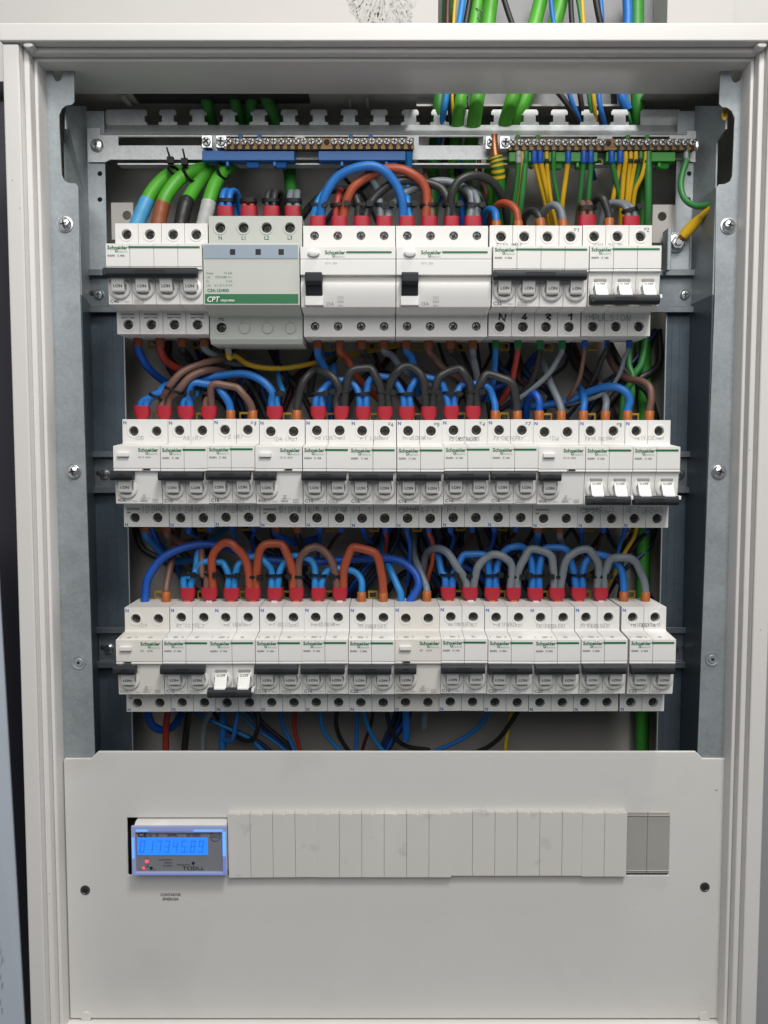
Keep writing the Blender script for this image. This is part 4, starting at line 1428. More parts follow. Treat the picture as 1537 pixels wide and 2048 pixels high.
def PN(row, i):
    s = BR[row]
    j = i
    while j > 0 and s[j-1] == s[i]:
        j -= 1
    n = s.count(s[i])
    k = i-j
    if n == 2:
        return ('N', 'outgoing')[k] if n == 2 else ''
    return ('first', 'second', 'third', 'fourth')[k]


def tie(p, w, d, label, tilt=0.0, ring=1.0, head=1, roll=0.0):
    """Cable tie: a flat nylon loop in the xy plane about p, w x d half sizes, with its lock and tail."""
    n = 26
    m = MB()
    v = []
    hh = 1.15*ring
    for i in range(n):
        a = 2*math.pi*i/n
        ca, sa = math.cos(a), math.sin(a)
        x = w*math.copysign(abs(ca)**.75, ca)
        y = d*math.copysign(abs(sa)**.75, sa)
        for k, (e, z) in enumerate(((0, -hh), (.9, -hh), (.9, hh), (0, hh))):
            v.append((x+ca*e, y+sa*e, z))
    f = []
    for i in range(n):
        j = (i+1) % n
        for k in range(4):
            l = (k+1) % 4
            f.append((i*4+k, j*4+k, j*4+l, i*4+l))
    m.add(v, f)
    hx = head*(w-.5)
    m.box(hx-2, hx+2.3, -d-3.0, -d+.8, -2.1, 2.1) if head else None
    if head:
        m.box(hx+1.5*head-2, hx+1.5*head+2, -d-1.6, -d-.6, -.9, .9)
    o = m.build('cable_tie', 'tie', None, smooth=40)
    o.location = Vector(p)*S
    o.rotation_euler = (R(roll), R(tilt), 0)
    return setp(o, label, 'cable tie', 'black cable ties')


def arc(row, i, j, h, col, r, label, dxi=0, dxj=0, yb=-20, lean=0.0, ferr=(), dzi=6, dzj=6, p=.75, n=11, rise=(0, 0)):
    """An arched jumper between two top terminals of one row."""
    a, b = T(row, i, dzi, dxi), T(row, j, dzj, dxj)
    k_ = random.Random(row*97+i*7+j)
    h += k_.uniform(-2.2, 1.8)
    lean += k_.uniform(-3.5, 3.5)
    p *= k_.uniform(.9, 1.12)
    wob = k_.uniform(0, 6)
    sa, sb = a+Vector((0, 0, 7)), b+Vector((0, 0, 7))
    pts = [a]
    for k in range(n+1):
        t = math.pi*k/n
        ca, sn = math.cos(t), math.sin(t)
        u = .5-.5*math.copysign(abs(ca)**p, ca)
        base = sa.lerp(sb, u)
        y = TY+(yb-TY)*(sn**.8)
        pts.append(Vector((base.x+lean*sn+1.1*sn*math.sin(k*1.3+wob), y+1.2*sn*math.sin(k*1.1+wob*2), base.z+.8*sn*math.sin(k*1.7+wob*3)+(h-14)*(abs(sn)**.85))))
    pts.append(b)
    return wire(col, r, pts, label, 'jumper wires looping over the breakers', per=3, ferr=ferr, name='jumper_wire')


def Q(*a):
    return [at(u, v, y) for u, v, y in a]


FO = lambda e, r=3.7, l=9.5: (e, 'f_orange', r, l)
FB = lambda e: (e, 'f_brown', 3.7, 9.0)
FG = lambda e: (e, 'f_green', 2.9, 9.5)
FU = lambda e: (e, 'f_blue', 2.4, 8.5)
B3, B2, B1 = 3.55, 3.0, 1.7     # wire radii

# -- bottom row, top side
arcs3 = [
    (0, 12, 47, 'blue2', 3.4, 0, 3.3, -14, 1), (2, 4, 35, 'cyan', 2.9, 2.6, -2.6, -16, 0), (4, 6, 36, 'cyan', 2.9, 2.6, -2.6, -15, 0), (6, 8, 37, 'cyan', 2.9, 2.6, -2.6, -15, 0), (8, 10, 33, 'cyan', 2.9, 2.6, 0, -15, 0),
    (3, 5, 49, 'orange', 3.5, 2.8, -2.8, -23, 0), (5, 7, 50, 'orange', 3.5, 2.8, -2.8, -23, 0), (7, 9, 45, 'brown', 3.3, 2.4, -2.6, -20, 0), (9, 11, 49, 'orange', 3.6, 2.8, 0, -23, 0),
    (14, 16, 42, 'blue', 3.1, 2.8, -2.8, -17, 0), (16, 18, 47, 'blue', 3.1, 2.8, -2.8, -16, 0), (18, 20, 47, 'blue', 3.1, 2.8, -2.8, -16, 0), (20, 22, 43, 'blue', 3.1, 2.8, 0, -17, 0),
    (15, 17, 42, 'grey', 3.3, 2.8, -2.8, -23, 0), (17, 19, 46, 'grey', 3.3, 2.8, -2.8, -23, 0), (19, 21, 43, 'grey', 3.3, 2.8, -2.8, -23, 0), (21, 23, 41, 'grey', 3.3, 2.8, 0, -23, 0)]
for i, j, h, c, r, d0, d1, yb, sp in arcs3:
    f = []
    if j in (10, 11, 22, 23):
        f = [FO(1)]
    lab = '%s jumper wire arching from the %s over to the %s' % (CN[c], BR[2][i], BR[2][j])
    if sp:
        a, b = T(2, i, -1), T(2, j, -1, d1)
        wire(c, r, [a, a+Vector((1, 0, 8))]+Q((297, 1155, -18), (330, 1113, -16), (390, 1090, -12), (440, 1092, -8), (520, 1117, -2), (620, 1124, 0), (740, 1117, -2), (795, 1120, -8), (828, 1142, -14), (838, 1170, -17))+[b], lab, 'jumper wires looping over the breakers', ferr=f, name='jumper_wire')
    else:
        arc(2, i, j, h, c, r, lab, d0, d1, yb, ferr=f, dzj=-1.5 if f else 6)
for i in (2, 3, 4, 5, 6, 7, 8, 9, 14, 15, 16, 17, 18, 19, 20, 21):
    twin(2, i)
    w = 'blue' if i % 2 == 0 else ('grey' if i > 13 else 'brown')
    if i in (2, 3):
        tie(T(2, i, 23), 6.0, 3.5, 'black cable tie round the %s wires above the %s' % (w, BR[2][i]), 4, head=1)
    else:
        tie(T(2, i, 21 if i % 2 else 22), 6.3, 3.6, 'black cable tie round the %s wires above the %s' % (w, BR[2][i]), rnd.uniform(-6, 6), head=rnd.choice((1, -1, 0)) if i not in (21, 5) else 1)
wire('cyan', 2.9, [T(2, 2, 6, -2.6), T(2, 2, 20, -2.6)]+Q((389, 1150, -18), (398, 1105, -10), (430, 1075, 10), (470, 1040, 25)), 'light blue wire rising behind the brown jumper above the CTRL breaker')
wire('brown', 2.8, [T(2, 3, 6, -2.8), T(2, 3, 22, -2.8)]+Q((405, 1150, -19), (404, 1110, -14), (402, 1075, 6), (400, 1040, 25)), 'brown wire rising out of the red ferrule of the CTRL breaker')
wire('brown', 3.0, [T(2, 1, -1), T(2, 1, 9)]+Q((335, 1165, -14), (342, 1130, -8), (350, 1090, 5), (360, 1040, 22)), 'scuffed brown wire with orange ferrule into the ID7 switch', ferr=[FO(0)])
wire('cyan', 3.0, [T(2, 12, -1, -3.3), T(2, 12, 6, -3.6)]+Q((797, 1175, -16), (783, 1143, -10), (770, 1110, 10), (768, 1060, 30)), 'light blue bare-ended wire into the middle 63A switch')
wire('grey', 3.0, [T(2, 13, -1), T(2, 13, 9)]+Q((852, 1170, -14), (838, 1135, -6), (828, 1105, 8), (830, 1040, 25)), 'grey wire with orange ferrule into the middle 63A switch', ferr=[FO(0)])
wire('blue', 3.0, [T(2, 14, 6, -2.8), T(2, 14, 20, -3)]+Q((884, 1145, -15), (877, 1110, -6), (862, 1085, 12), (850, 1040, 25)), 'blue wire slipping down behind the grey jumper to the MATERIAL breaker')
wire('grey', 3.3, [T(2, 15, 6, -2.8), T(2, 15, 17, -4)]+Q((915, 1135, -22), (895, 1105, -20), (872, 1097, -10), (853, 1110, 4), (846, 1150, 14)), 'grey wire curling over to the MATERIAL breaker from behind', name='jumper_wire')
for (k, s) in ((12, -3.3), (12, 3.3)):
    b = T(2, k, 0, s)
    m = MB().tube([b+Vector((0, 0, -2)), b+Vector((0, 0, 1.2))], 2.3, 10)
# -- middle row, top side
arcs2 = [
    (0, 6, 38, 'blue', 3.3, 2.4, -2.4, -18, 1), (2, 4, 33, 'blue', 3.2, 2.6, 0, -20, 0), (3, 5, 35, 'brown', 3.0, 2.4, 0, -24, 0),
    (8, 10, 34, 'blue', 2.9, 2.6, -2.6, -16, 0), (10, 12, 36, 'blue', 2.9, 2.6, -2.6, -16, 0), (12, 14, 36, 'blue', 2.9, 2.6, -2.6, -16, 0), (14, 16, 34, 'blue', 2.9, 2.6, 0, -16, 0),
    (9, 11, 43, 'char', 3.4, 2.8, -2.8, -23, 0), (11, 13, 45, 'char', 3.4, 2.8, -2.8, -24, 0), (13, 15, 44, 'char', 3.4, 2.8, -2.8, -23, 0), (15, 17, 40, 'char', 3.4, 2.8, 0, -23, 0)]
for i, j, h, c, r, d0, d1, yb, sp in arcs2:
    f = [FO(1)] if j in (4, 5, 16, 17) else []
    lab = '%s jumper wire arching from the %s over to the %s' % (CN[c], BR[1][i], BR[1][j])
    if sp:
        wire(c, r, [T(1, i, 6, d0), T(1, i, 16, d0+2)]+Q((325, 783, -19), (350, 772, -18), (390, 762, -14), (440, 752, -14), (490, 748, -16), (525, 762, -19), (545, 785, -19))+[T(1, j, 16, d1), T(1, j, 6, d1)], lab, 'jumper wires looping over the breakers', name='jumper_wire')
    else:
        arc(1, i, j, h, c, r, lab, d0, d1, yb, ferr=f, dzj=-1.5 if f else 6)
for i in (0, 1, 2, 3, 6, 8, 9, 10, 11, 12, 13, 14, 15):
    twin(1, i)
    w = 'blue' if i % 2 == 0 else ('brown' if i < 4 else 'black')
    if i in (1,):
        p = T(1, i, 28, 5, -6)
        tie(at(347, 781, -23.5), 6.6, 3.8, 'black cable tie round the brown wires above the %s' % BR[1][i], 24, head=0)
    elif i == 0:
        tie(at(313, 794, -18), 5.4, 3.4, 'black cable tie round the blue wires above the %s' % BR[1][i], 28, head=0)
    elif i in (9, 11, 13, 15):
        tie(T(1, i, 23, 0, -1), 6.8, 3.8, 'black cable tie round the black wires above the %s' % BR[1][i], rnd.uniform(-5, 5), head=rnd.choice((1, -1)))
    else:
        tie(T(1, i, 22), 6.2, 3.6, 'black cable tie round the %s wires above the %s' % (w, BR[1][i]), rnd.uniform(-8, 8), head=rnd.choice((1, 0)))
wire('blue', 2.8, [T(1, 0, 6, -2.6), T(1, 0, 15, 0)]+Q((313, 790, -18), (330, 772, -8), (350, 765, 10)), 'short blue wire in the outermost red ferrule of the ID BAÑO switch')
wire('brown', 3.1, [T(1, 1, 6, -2.8), T(1, 1, 18, -1)]+Q((338, 775, -24), (365, 745, -24), (405, 728, -18), (450, 716, -6), (490, 705, 14)), 'brown wire, upper of the pair sweeping up from the ID BAÑO switch')
wire('brown', 3.1, [T(1, 1, 6, 2.8), T(1, 1, 18, 5)]+Q((358, 780, -24), (380, 755, -24), (410, 742, -20), (440, 742, -8), (470, 755, 12)), 'brown wire, lower of the pair sweeping up from the ID BAÑO switch')
wire('brown', 2.6, [T(1, 3, 6, -2.6), T(1, 3, 16, -2)]+Q((425, 790, -18), (435, 780, -10), (450, 778, 8)), 'short brown wire in the second red ferrule of the A3 BAÑO breaker')
wire('blue', 2.6, [T(1, 2, 6, -2.6), T(1, 2, 16, -2)]+Q((390, 790, -16), (402, 775, -4), (425, 770, 12)), 'short blue wire in the first red ferrule of the A3 BAÑO breaker')
wire('cyan', 2.2, [T(1, 6, 6, 2.8), T(1, 6, 20, 2.6)]+Q((566, 785, -14), (560, 765, 0), (555, 735, 20)), 'thin light blue wire rising from the COCINA switch')
wire('char', 3.2, [T(1, 7, -1), T(1, 7, 9)]+Q((599, 790, -18), (607, 765, -20), (620, 748, -18), (640, 735, -8), (670, 715, 10)), 'black wire with orange ferrule climbing from the COCINA switch', ferr=[FO(0)])
wire('char', 3.3, [T(1, 9, 6, -2.8), T(1, 9, 18, -4)]+Q((678, 775, -22), (664, 752, -22), (640, 743, -16), (628, 748, -4), (620, 790, 12)), 'black wire bent over to the ALUM breaker from behind', name='jumper_wire')
wire('blue', 2.8, [T(1, 8, 6, -2.6), T(1, 8, 18, -2)]+Q((650, 775, -15), (662, 762, -8), (668, 735, 6), (655, 705, 14)), 'blue wire climbing behind the black jumper above the ALUM breaker')
wire('blue2', 3.1, [T(1, 18, -1), T(1, 18, 9)]+Q((1078, 800, -17), (1070, 788, -14), (1056, 800, 2), (1052, 835, 15)), 'short blue wire bending back from the ID6 switch', ferr=[FO(0)])
wire('grey', 3.0, [T(1, 19, -1), T(1, 19, 9)]+Q((1117, 800, -14), (1103, 770, -6), (1090, 735, 8), (1078, 700, 24)), 'grey wire slanting down to the ID6 switch', ferr=[FO(0)])
wire('blue', 3.0, [T(1, 20, -1), T(1, 20, 9)]+Q((1169, 805, -15), (1167, 790, -8), (1160, 775, 20)), 'short blue wire with orange ferrule into the F8 breaker', ferr=[FO(0)])
wire('grey', 2.9, [T(1, 21, -1), T(1, 21, 9)]+Q((1213, 805, -15), (1210, 790, -6), (1200, 770, 20)), 'short grey wire with orange ferrule into the F8 breaker', ferr=[FO(0)])
wire('blue', 3.3, [T(1, 22, -1), T(1, 22, 9)]+Q((1260, 800, -18), (1250, 782, -18), (1225, 773, -14), (1190, 780, -4), (1140, 800, 8), (1080, 812, 16), (1010, 810, 24)), 'blue wire sweeping across from the RETORNO breaker', ferr=[FO(0)])
wire('brown', 3.0, [T(1, 23, -1), T(1, 23, 9)]+Q((1303, 800, -18), (1300, 775, -16), (1285, 763, -10), (1255, 757, 2), (1230, 735, 10), (1212, 700, 16)), 'brown wire stepping down to the RETORNO breaker', ferr=[FO(0)])

# -- top row, bottom side
BT = [('blue2', 3.2, FB, [(293, 730, -8), (318, 755, 6), (350, 775, 22)]), ('red', 3.2, FB, [(333, 722, -10), (358, 738, -2), (395, 745, 18)]), ('black', 3.0, FB, [(376, 712, -8), (388, 730, 6), (410, 760, 25)]),
      ('grey', 3.0, FB, [(440, 715, -6), (470, 726, 6), (520, 727, 24)])]
for i, (c, r, f, pts) in enumerate(BT):
    wire(c, r, [T(0, i, -2, bot=True), T(0, i, 8, bot=True)]+Q(*pts), '%s wire leaving the underside of the C40 breaker' % CN[c], ferr=[f(0)])
wire('yellow', 2.2, [T(0, 4, -2, bot=True), T(0, 4, 8, 1, bot=True)]+Q((470, 712, -10), (500, 730, -4), (560, 737, 2), (640, 724, 8), (720, 706, 14), (800, 690, 22)), 'yellow-green earth wire sagging below the surge protector', ferr=[(0, 'tapegrey', 2.6, 8)], two='egreen')
BT = [(8, 'blue', 3.3, [(640, 718, -12), (655, 750, -4), (662, 790, 8), (650, 860, 18)]), (9, 'orange', 3.0, [(695, 718, -10), (712, 750, -2), (738, 778, 10), (760, 800, 20)]), (10, 'char', 2.9, [(735, 715, -10), (748, 740, -2), (760, 780, 12)]),
      (11, 'grey', 2.9, [(785, 712, -10), (802, 735, -4), (835, 760, 6), (870, 775, 18)]), (12, 'blue', 3.2, [(823, 715, -14), (830, 745, -8), (835, 790, 6)]), (13, 'brown', 2.9, [(868, 715, -12), (885, 735, -6), (915, 755, 4), (945, 775, 18)]),
      (14, 'char', 2.8, [(915, 712, -8), (932, 735, 2), (955, 760, 16)]), (15, 'grey', 3.0, [(947, 715, -12), (953, 745, -6), (958, 790, 10)])]
for i, c, r, pts in BT:
    wire(c, r, [T(0, i, -2, bot=True), T(0, i, 8, bot=True)]+Q(*pts), '%s wire leaving the underside of the %s' % (CN[c], BR[0][i]), ferr=[FB(0)])
BT = [(16, 'blue', 2.5, [(990, 735, -10), (987, 765, -2), (975, 800, 14)]), (17, 'red', 2.5, [(1030, 735, -10), (1024, 765, -4), (1005, 800, 8), (985, 830, 20)]), (18, 'black', 2.6, [(1073, 735, -12), (1062, 765, -8), (1035, 795, 0), (1000, 820, 10)]),
      (19, 'grey', 2.3, [(1118, 715, -12), (1100, 745, -10), (1072, 772, -8), (1040, 795, -2), (1000, 815, 12)])]
for i, c, r, pts in BT:
    wire(c, r, [T(0, i, -2, bot=True), T(0, i, 8, bot=True)]+Q(*pts), '%s wire leaving the underside of the C32 breaker' % CN[c], ferr=[FG(0)])
BT = [(20, 'brown', 1.9, [(1166, 725, -10), (1160, 755, -6), (1146, 785, 0), (1125, 815, 14)]), (21, 'black', 2.2, [(1203, 720, -10), (1192, 750, -4), (1170, 785, 4), (1135, 815, 16)]), (22, 'grey', 1.8, [(1250, 715, -14), (1241, 745, -12), (1222, 775, -9), (1195, 793, -5), (1160, 803, 6), (1110, 815, 16)])]
for i, c, r, pts in BT:
    wire(c, r, [T(0, i, -2, bot=True), T(0, i, 7, bot=True)]+Q(*pts), '%s wire leaving the underside of the IMPULSION breaker' % CN[c], ferr=[FU(0)])

# -- middle row, bottom side
BT = [(0, 'blue', 3.1, FB, [(305, 1085, -6), (325, 1108, 6), (350, 1122, 14), (385, 1120, 24)]), (1, 'brown', 3.0, FB, [(345, 1075, -8), (365, 1085, 0), (400, 1080, 14)]),
      (2, 'cyan', 1.6, FU, [(385, 1068, 0), (410, 1085, 10), (440, 1095, 20)]), (3, 'maroon', 1.6, FU, [(412, 1075, 4), (416, 1100, 16)]), (4, 'blue', 1.6, FU, [(470, 1075, -4), (478, 1095, 4), (485, 1120, 14)]), (5, 'blue2', 1.6, FU, [(505, 1080, 6), (508, 1110, 20)]),
      (6, 'blue2', 3.1, FB, [(570, 1078, -8), (595, 1085, 4), (640, 1075, 20)]), (7, 'black', 3.0, FB, [(600, 1085, -8), (606, 1105, 4), (610, 1140, 18)]), (8, 'blue2', 1.6, FU, [(640, 1085, 0), (636, 1115, 12), (630, 1150, 24)]), (9, 'maroon', 1.6, FU, [(672, 1075, 0), (655, 1100, 14)]),
      (10, 'blue2', 1.7, FU, [(733, 1075, -2), (745, 1085, 12)]), (11, 'red', 1.7, FU, [(774, 1080, -4), (770, 1110, 10)]), (12, 'blue2', 1.9, FU, [(820, 1085, -8), (820, 1120, 0), (815, 1170, 14)]), (13, 'orange', 2.0, FU, [(866, 1085, -8), (866, 1120, -4), (858, 1150, 2), (850, 1190, 14)]),
      (14, 'blue2', 1.7, FU, [(908, 1075, -4), (902, 1100, 8)]), (15, 'maroon', 1.7, FU, [(945, 1070, -4), (930, 1095, 4), (905, 1110, 16)]), (16, 'blue2', 1.7, FU, [(987, 1080, -4), (978, 1105, 6)]), (17, 'maroon', 1.6, FU, [(1028, 1070, 0), (1005, 1095, 12)]),
      (18, 'blue', 3.1, FB, [(1074, 1085, -6), (1074, 1110, 6), (1070, 1150, 20)]), (19, 'grey', 3.0, FB, [(1122, 1085, -6), (1122, 1110, 6), (1122, 1150, 20)]), (20, 'blue2', 1.7, FU, [(1164, 1080, -4), (1164, 1110, 8)]), (21, 'maroon', 1.7, FU, [(1200, 1080, -4), (1194, 1110, 8)]),
      (22, 'blue', 1.9, FU, [(1243, 1080, -6), (1235, 1110, 4), (1225, 1140, 16)]), (23, 'black', 2.0, FU, [(1282, 1075, -4), (1262, 1100, 6), (1235, 1125, 18)])]
for i, c, r, f, pts in BT:
    wire(c, r, [T(1, i, -2, bot=True), T(1, i, 6 if f is FU else 8, bot=True)]+Q(*pts), '%s wire leaving the underside of the %s, %s terminal' % (CN[c], BR[1][i], PN(1, i)), ferr=[f(0)])
wire('yellow', 1.7, Q((1275, 1050, -14), (1268, 1075, -8), (1250, 1105, 0), (1228, 1150, 10), (1205, 1200, 20)), 'yellow earth wire slanting down below the RETORNO breaker')

# -- bottom row, bottom side
E = []
BT = [(0, 'blue2', 3.3, [(305, 1450, -6), (325, 1460, 2), (348, 1452, 12), (365, 1425, 22)], 'deep blue wire curling back up below the ID7 switch'), (1, 'red', 2.8, [(333, 1450, -6), (332, 1520, 0), (332, 1600, 4)], 'red wire hanging straight down below the ID7 switch'),
      (2, 'black', 2.9, [(374, 1455, 0), (368, 1520, 4), (366, 1600, 8)], 'black wire hanging straight down below the CTRL breaker'), (3, 'grey', 2.7, [(409, 1455, 0), (406, 1520, 4), (405, 1600, 8)], 'grey wire hanging straight down below the CTRL breaker')]
for i, c, r, pts, lab in BT:
    wire(c, r, [T(2, i, -2, bot=True), T(2, i, 5, bot=True)]+Q(*pts), lab)
for c, r, pts, lab in (
        ('cyan', 1.9, [(388, 1422, 10), (420, 1440, 8), (460, 1458, 8), (500, 1478, 10), (545, 1520, 14)], 'light blue wire running slantwise under the switched-off bottom breaker'),
        ('blue', 3.2, [(446, 1420, 12), (446, 1470, 12), (444, 1560, 12)], 'thick blue wire hanging under the switched-off bottom breaker'),
        ('blue', 2.0, [(478, 1415, 0), (472, 1450, -4), (466, 1478, -2), (456, 1483, 4), (440, 1470, 14)], 'blue wire hooked back under the switched-off bottom breaker'),
        ('black', 2.0, [(516, 1415, 0), (517, 1450, -2), (508, 1477, 0), (488, 1480, 6), (460, 1462, 14), (435, 1430, 20)], 'black wire looping up under the switched-off bottom breaker'),
        ('black', 1.9, [(502, 1415, 12), (530, 1450, 10), (575, 1488, 12), (600, 1520, 14)], 'thin black wire slanting down from the REJILLA breaker'),
        ('blue', 1.8, [(560, 1415, 2), (566, 1450, 6), (585, 1490, 8), (600, 1530, 8)], 'blue wire hanging under the REJILLA breaker, N terminal'),
        ('red', 1.9, [(590, 1415, 2), (590, 1460, 6), (600, 1500, 8), (604, 1540, 8)], 'red-brown wire hanging under the REJILLA breaker'),
        ('cyan', 1.8, [(641, 1415, 2), (645, 1455, 4), (662, 1482, 8), (690, 1510, 10)], 'light blue wire curving under the US COCINA breaker'),
        ('black', 1.9, [(675, 1415, 2), (673, 1450, 4), (683, 1480, 8), (704, 1510, 10)], 'black wire curving under the US COCINA breaker'),
        ('blue', 1.9, [(716, 1415, 2), (714, 1460, 6), (712, 1540, 10)], 'blue wire hanging straight under the SIA breaker'),
        ('cyan', 1.9, [(727, 1415, -2), (735, 1450, 0), (750, 1480, 4), (772, 1510, 8)], 'light blue wire curving under the SIA breaker'),
        ('black', 2.0, [(772, 1415, 0), (780, 1450, 0), (795, 1480, 4), (815, 1493, 8), (860, 1500, 14)], 'black wire sweeping low under the middle 63A switch'),
        ('blue', 3.4, [(812, 1405, -10), (813, 1440, -8), (813, 1470, -4), (812, 1479, -2)], 'short thick blue wire end hanging under the middle 63A switch'),
        ('grey', 3.3, [(850, 1405, -8), (850, 1435, -6), (849, 1450, -4), (848, 1455, -2)], 'short grey wire end hanging under the middle 63A switch'),
        ('blue', 1.9, [(978, 1415, -4), (968, 1442, 0), (940, 1468, 6), (905, 1488, 10), (870, 1502, 14)], 'blue wire swinging across the bare back panel below the bottom row'),
        ('black', 2.0, [(1042, 1415, 0), (1022, 1445, 4), (1000, 1475, 8), (975, 1495, 12), (950, 1505, 16)], 'black wire swinging down below the FUERZA breaker'),
        ('cyan', 1.4, [(478, 1412, 22), (500, 1450, 20), (545, 1480, 20), (590, 1515, 22)], 'thin light blue wire running low behind the REJILLA breaker'),
        ('navy', 1.8, [(420, 1415, 26), (450, 1450, 24), (520, 1485, 24), (560, 1520, 26)], 'dark blue wire running low behind the switched-off bottom breaker'),
        ('blue2', 1.5, [(485, 1412, 28), (530, 1460, 26), (565, 1490, 26), (590, 1525, 28)], 'thin deep blue wire running low behind the REJILLA breaker'),
        ('maroon', 1.6, [(748, 1412, 26), (742, 1450, 24), (728, 1490, 24), (720, 1530, 26)], 'thin maroon wire hanging behind the SIA breaker'),
        ('yellow', 1.6, [(1026, 1415, 6), (1018, 1450, 8), (1012, 1490, 10), (1010, 1540, 12)], 'thin yellow wire hanging below the FUERZA breaker')):
    wire(c, r, Q(*pts), lab)

# -- top row, top side
for i in (4, 5, 6, 7):
    twin(0, i, h=15.5)
cap_ = {4: ('blue', 'blue'), 5: ('red', 'brown'), 6: ('char', 'black'), 7: ('grey', 'grey')}
for i, (c, nm) in cap_.items():
    if i in (4, 6):
        for k, s in enumerate((-2.7, 2.7)):
            wire(c, 2.7, [T(0, i, 5, s), T(0, i, 18, s, -1), T(0, i, 27, s+1.0, 4), T(0, i, 28, s+4, 14), T(0, i, 12, s+6, 26), T(0, i, -40, s+7, 32)], '%s %s wire bent back behind the surge protector' % (('outer', 'inner')[k], nm))
    elif i == 5:
        for k, s in enumerate((-2.7, 2.7)):
            wire(c, 2.7, [T(0, i, 5, s), T(0, i, 16, s), T(0, i, 20, s*.8, 6), T(0, i, 13, s, 18), T(0, i, -40, s, 30)], '%s red wire bent back behind the surge protector' % ('outer', 'inner')[k])
    else:
        for k, s in enumerate((-2.9, 2.9)):
            wire(c, 2.8, [T(0, i, 5, s), T(0, i, 17, s), T(0, i, 27, s*.9, 8), T(0, i, 30, s*.8, 22)], '%s grey wire rising to the dark green cable over the surge protector' % ('outer', 'inner')[k])
    tie(T(0, i, 18.5), 6.2, 3.6, 'black cable tie round the %s wires over the surge protector' % nm, 0, ring=1.3, head=0)
wire('dgreen', 5.2, Q((598, 440, 26), (590, 405, 8), (584, 385, 12), (580, 350, 24), (577, 300, 40)), 'dark green cable coming down over the surge protector', cat='cable', name='cable')

for i in range(8, 16):
    twin(0, i, h=15)
arc(0, 8, 12, 51, 'blue', 3.7, 'blue jumper wire arching from the first 25A switch over to the second', 2.8, -2.8, -27, dzi=5, dzj=5, p=.9)
arc(0, 9, 13, 52, 'orange', 3.7, 'orange-brown jumper wire arching between the two 25A switches', 2.8, -2.8, -22, dzi=5, dzj=5, lean=4, p=.85)
arc(0, 10, 14, 43, 'char', 3.5, 'black jumper wire arching between the two 25A switches', 2.8, -2.8, -17, dzi=5, dzj=5, lean=4, p=.9)
arc(0, 11, 15, 45, 'grey', 3.4, 'grey jumper wire arching between the two 25A switches', 2.8, -2.8, -12, dzi=5, dzj=5, lean=10, p=.9)
wire('cyan', 2.8, [T(0, 8, 5, -2.8), T(0, 8, 14, -2.8)]+Q((636, 405, -18), (650, 385, -10), (665, 375, 10)), 'light blue wire tucked under the big blue jumper')
wire('red', 2.8, [T(0, 9, 5, -2.8), T(0, 9, 16, -2.8)]+Q((676, 400, -17), (680, 385, -10), (690, 378, 10)), 'red wire tucked into the second ferrule of the first 25A switch')
wire('char', 3.2, [T(0, 10, 5, -2.8), T(0, 10, 15, -3)]+Q((717, 408, -18), (708, 388, -14), (690, 378, -4), (660, 382, 6), (625, 408, 16), (600, 440, 24)), 'black wire slipping away behind the blue jumper')
wire('grey', 2.8, [T(0, 11, 5, -2.8), T(0, 11, 15, -2.8)]+Q((760, 405, -16), (757, 385, -4), (745, 360, 16), (730, 330, 36)), 'grey wire rising behind the orange-brown jumper')
wire('cyan', 2.8, [T(0, 12, 5, 2.8), T(0, 12, 16, 2.4)]+Q((815, 400, -16), (816, 385, -4), (818, 350, 0), (819, 303, -7)), 'blue wire joining the second 25A switch to the neutral bar')
wire('brown', 2.7, [T(0, 13, 5, 2.8), T(0, 13, 16, 2.4)]+Q((862, 405, -16), (856, 385, -4), (850, 350, 20)), 'brown wire tucked into the second ferrule of the second 25A switch')
wire('char', 3.3, [T(0, 14, 5, 2.8), T(0, 14, 16, 2)]+Q((903, 405, -20), (905, 385, -23), (918, 362, -24), (945, 351, -22), (975, 357, -16), (997, 378, -8), (1010, 410, 2), (1014, 450, 14)), 'black wire arching from the second 25A switch behind the C32 breaker', name='jumper_wire')
wire('grey', 3.0, [T(0, 15, 5, 2.8), T(0, 15, 16, 2.4)]+Q((955, 405, -18), (948, 386, -14), (940, 381, -4), (944, 395, 10), (955, 430, 22)), 'short grey wire doubling back behind the second 25A switch')
wire('black', 3.0, Q((973, 440, 16), (968, 405, 10), (955, 385, 10), (940, 370, 20), (930, 330, 36)), 'black wire passing behind the grey loop beside the C32 breaker')
for i, nm in zip(range(8, 16), ('blue', 'red', 'black', 'grey')*2):
    tie(T(0, i, 22.5), 6.5, 3.9, 'black cable tie round the %s wires over the %s' % (nm, BR[0][i]), rnd.uniform(-8, 8), head=rnd.choice((1, 0, 1)))
wire('blue', 3.1, [T(0, 16, -1), T(0, 16, 12, -.6)]+Q((990, 424, -14), (980, 419, -6), (970, 428, 6), (966, 450, 16)), 'short blue wire hooked over into the C32 breaker', ferr=[FO(0, 3.6, 11)])
wire('orange', 3.1, [T(0, 17, -1), T(0, 17, 12, -1)]+Q((1032, 420, -16), (1018, 408, -12), (1000, 408, -4), (985, 425, 8), (980, 450, 18)), 'orange-brown wire hooked over into the C32 breaker', ferr=[FO(0, 3.6, 11)])
wire('char', 3.0, [T(0, 18, -1), T(0, 18, 12, -1.2)]+Q((1072, 424, -14), (1060, 423, -6), (1048, 438, 6), (1045, 460, 16)), 'black wire hooked over into the C32 breaker', ferr=[FO(0, 3.7, 13)])
wire('grey', 3.1, [T(0, 19, -1), T(0, 19, 12, -1)]+Q((1120, 418, -15), (1108, 410, -12), (1094, 418, -4), (1080, 440, 8), (1076, 462, 16)), 'grey wire hooked over into the C32 breaker', ferr=[FO(0, 3.6, 12)])
twin(0, 20, h=15.5)
twin(0, 22, h=14.5)
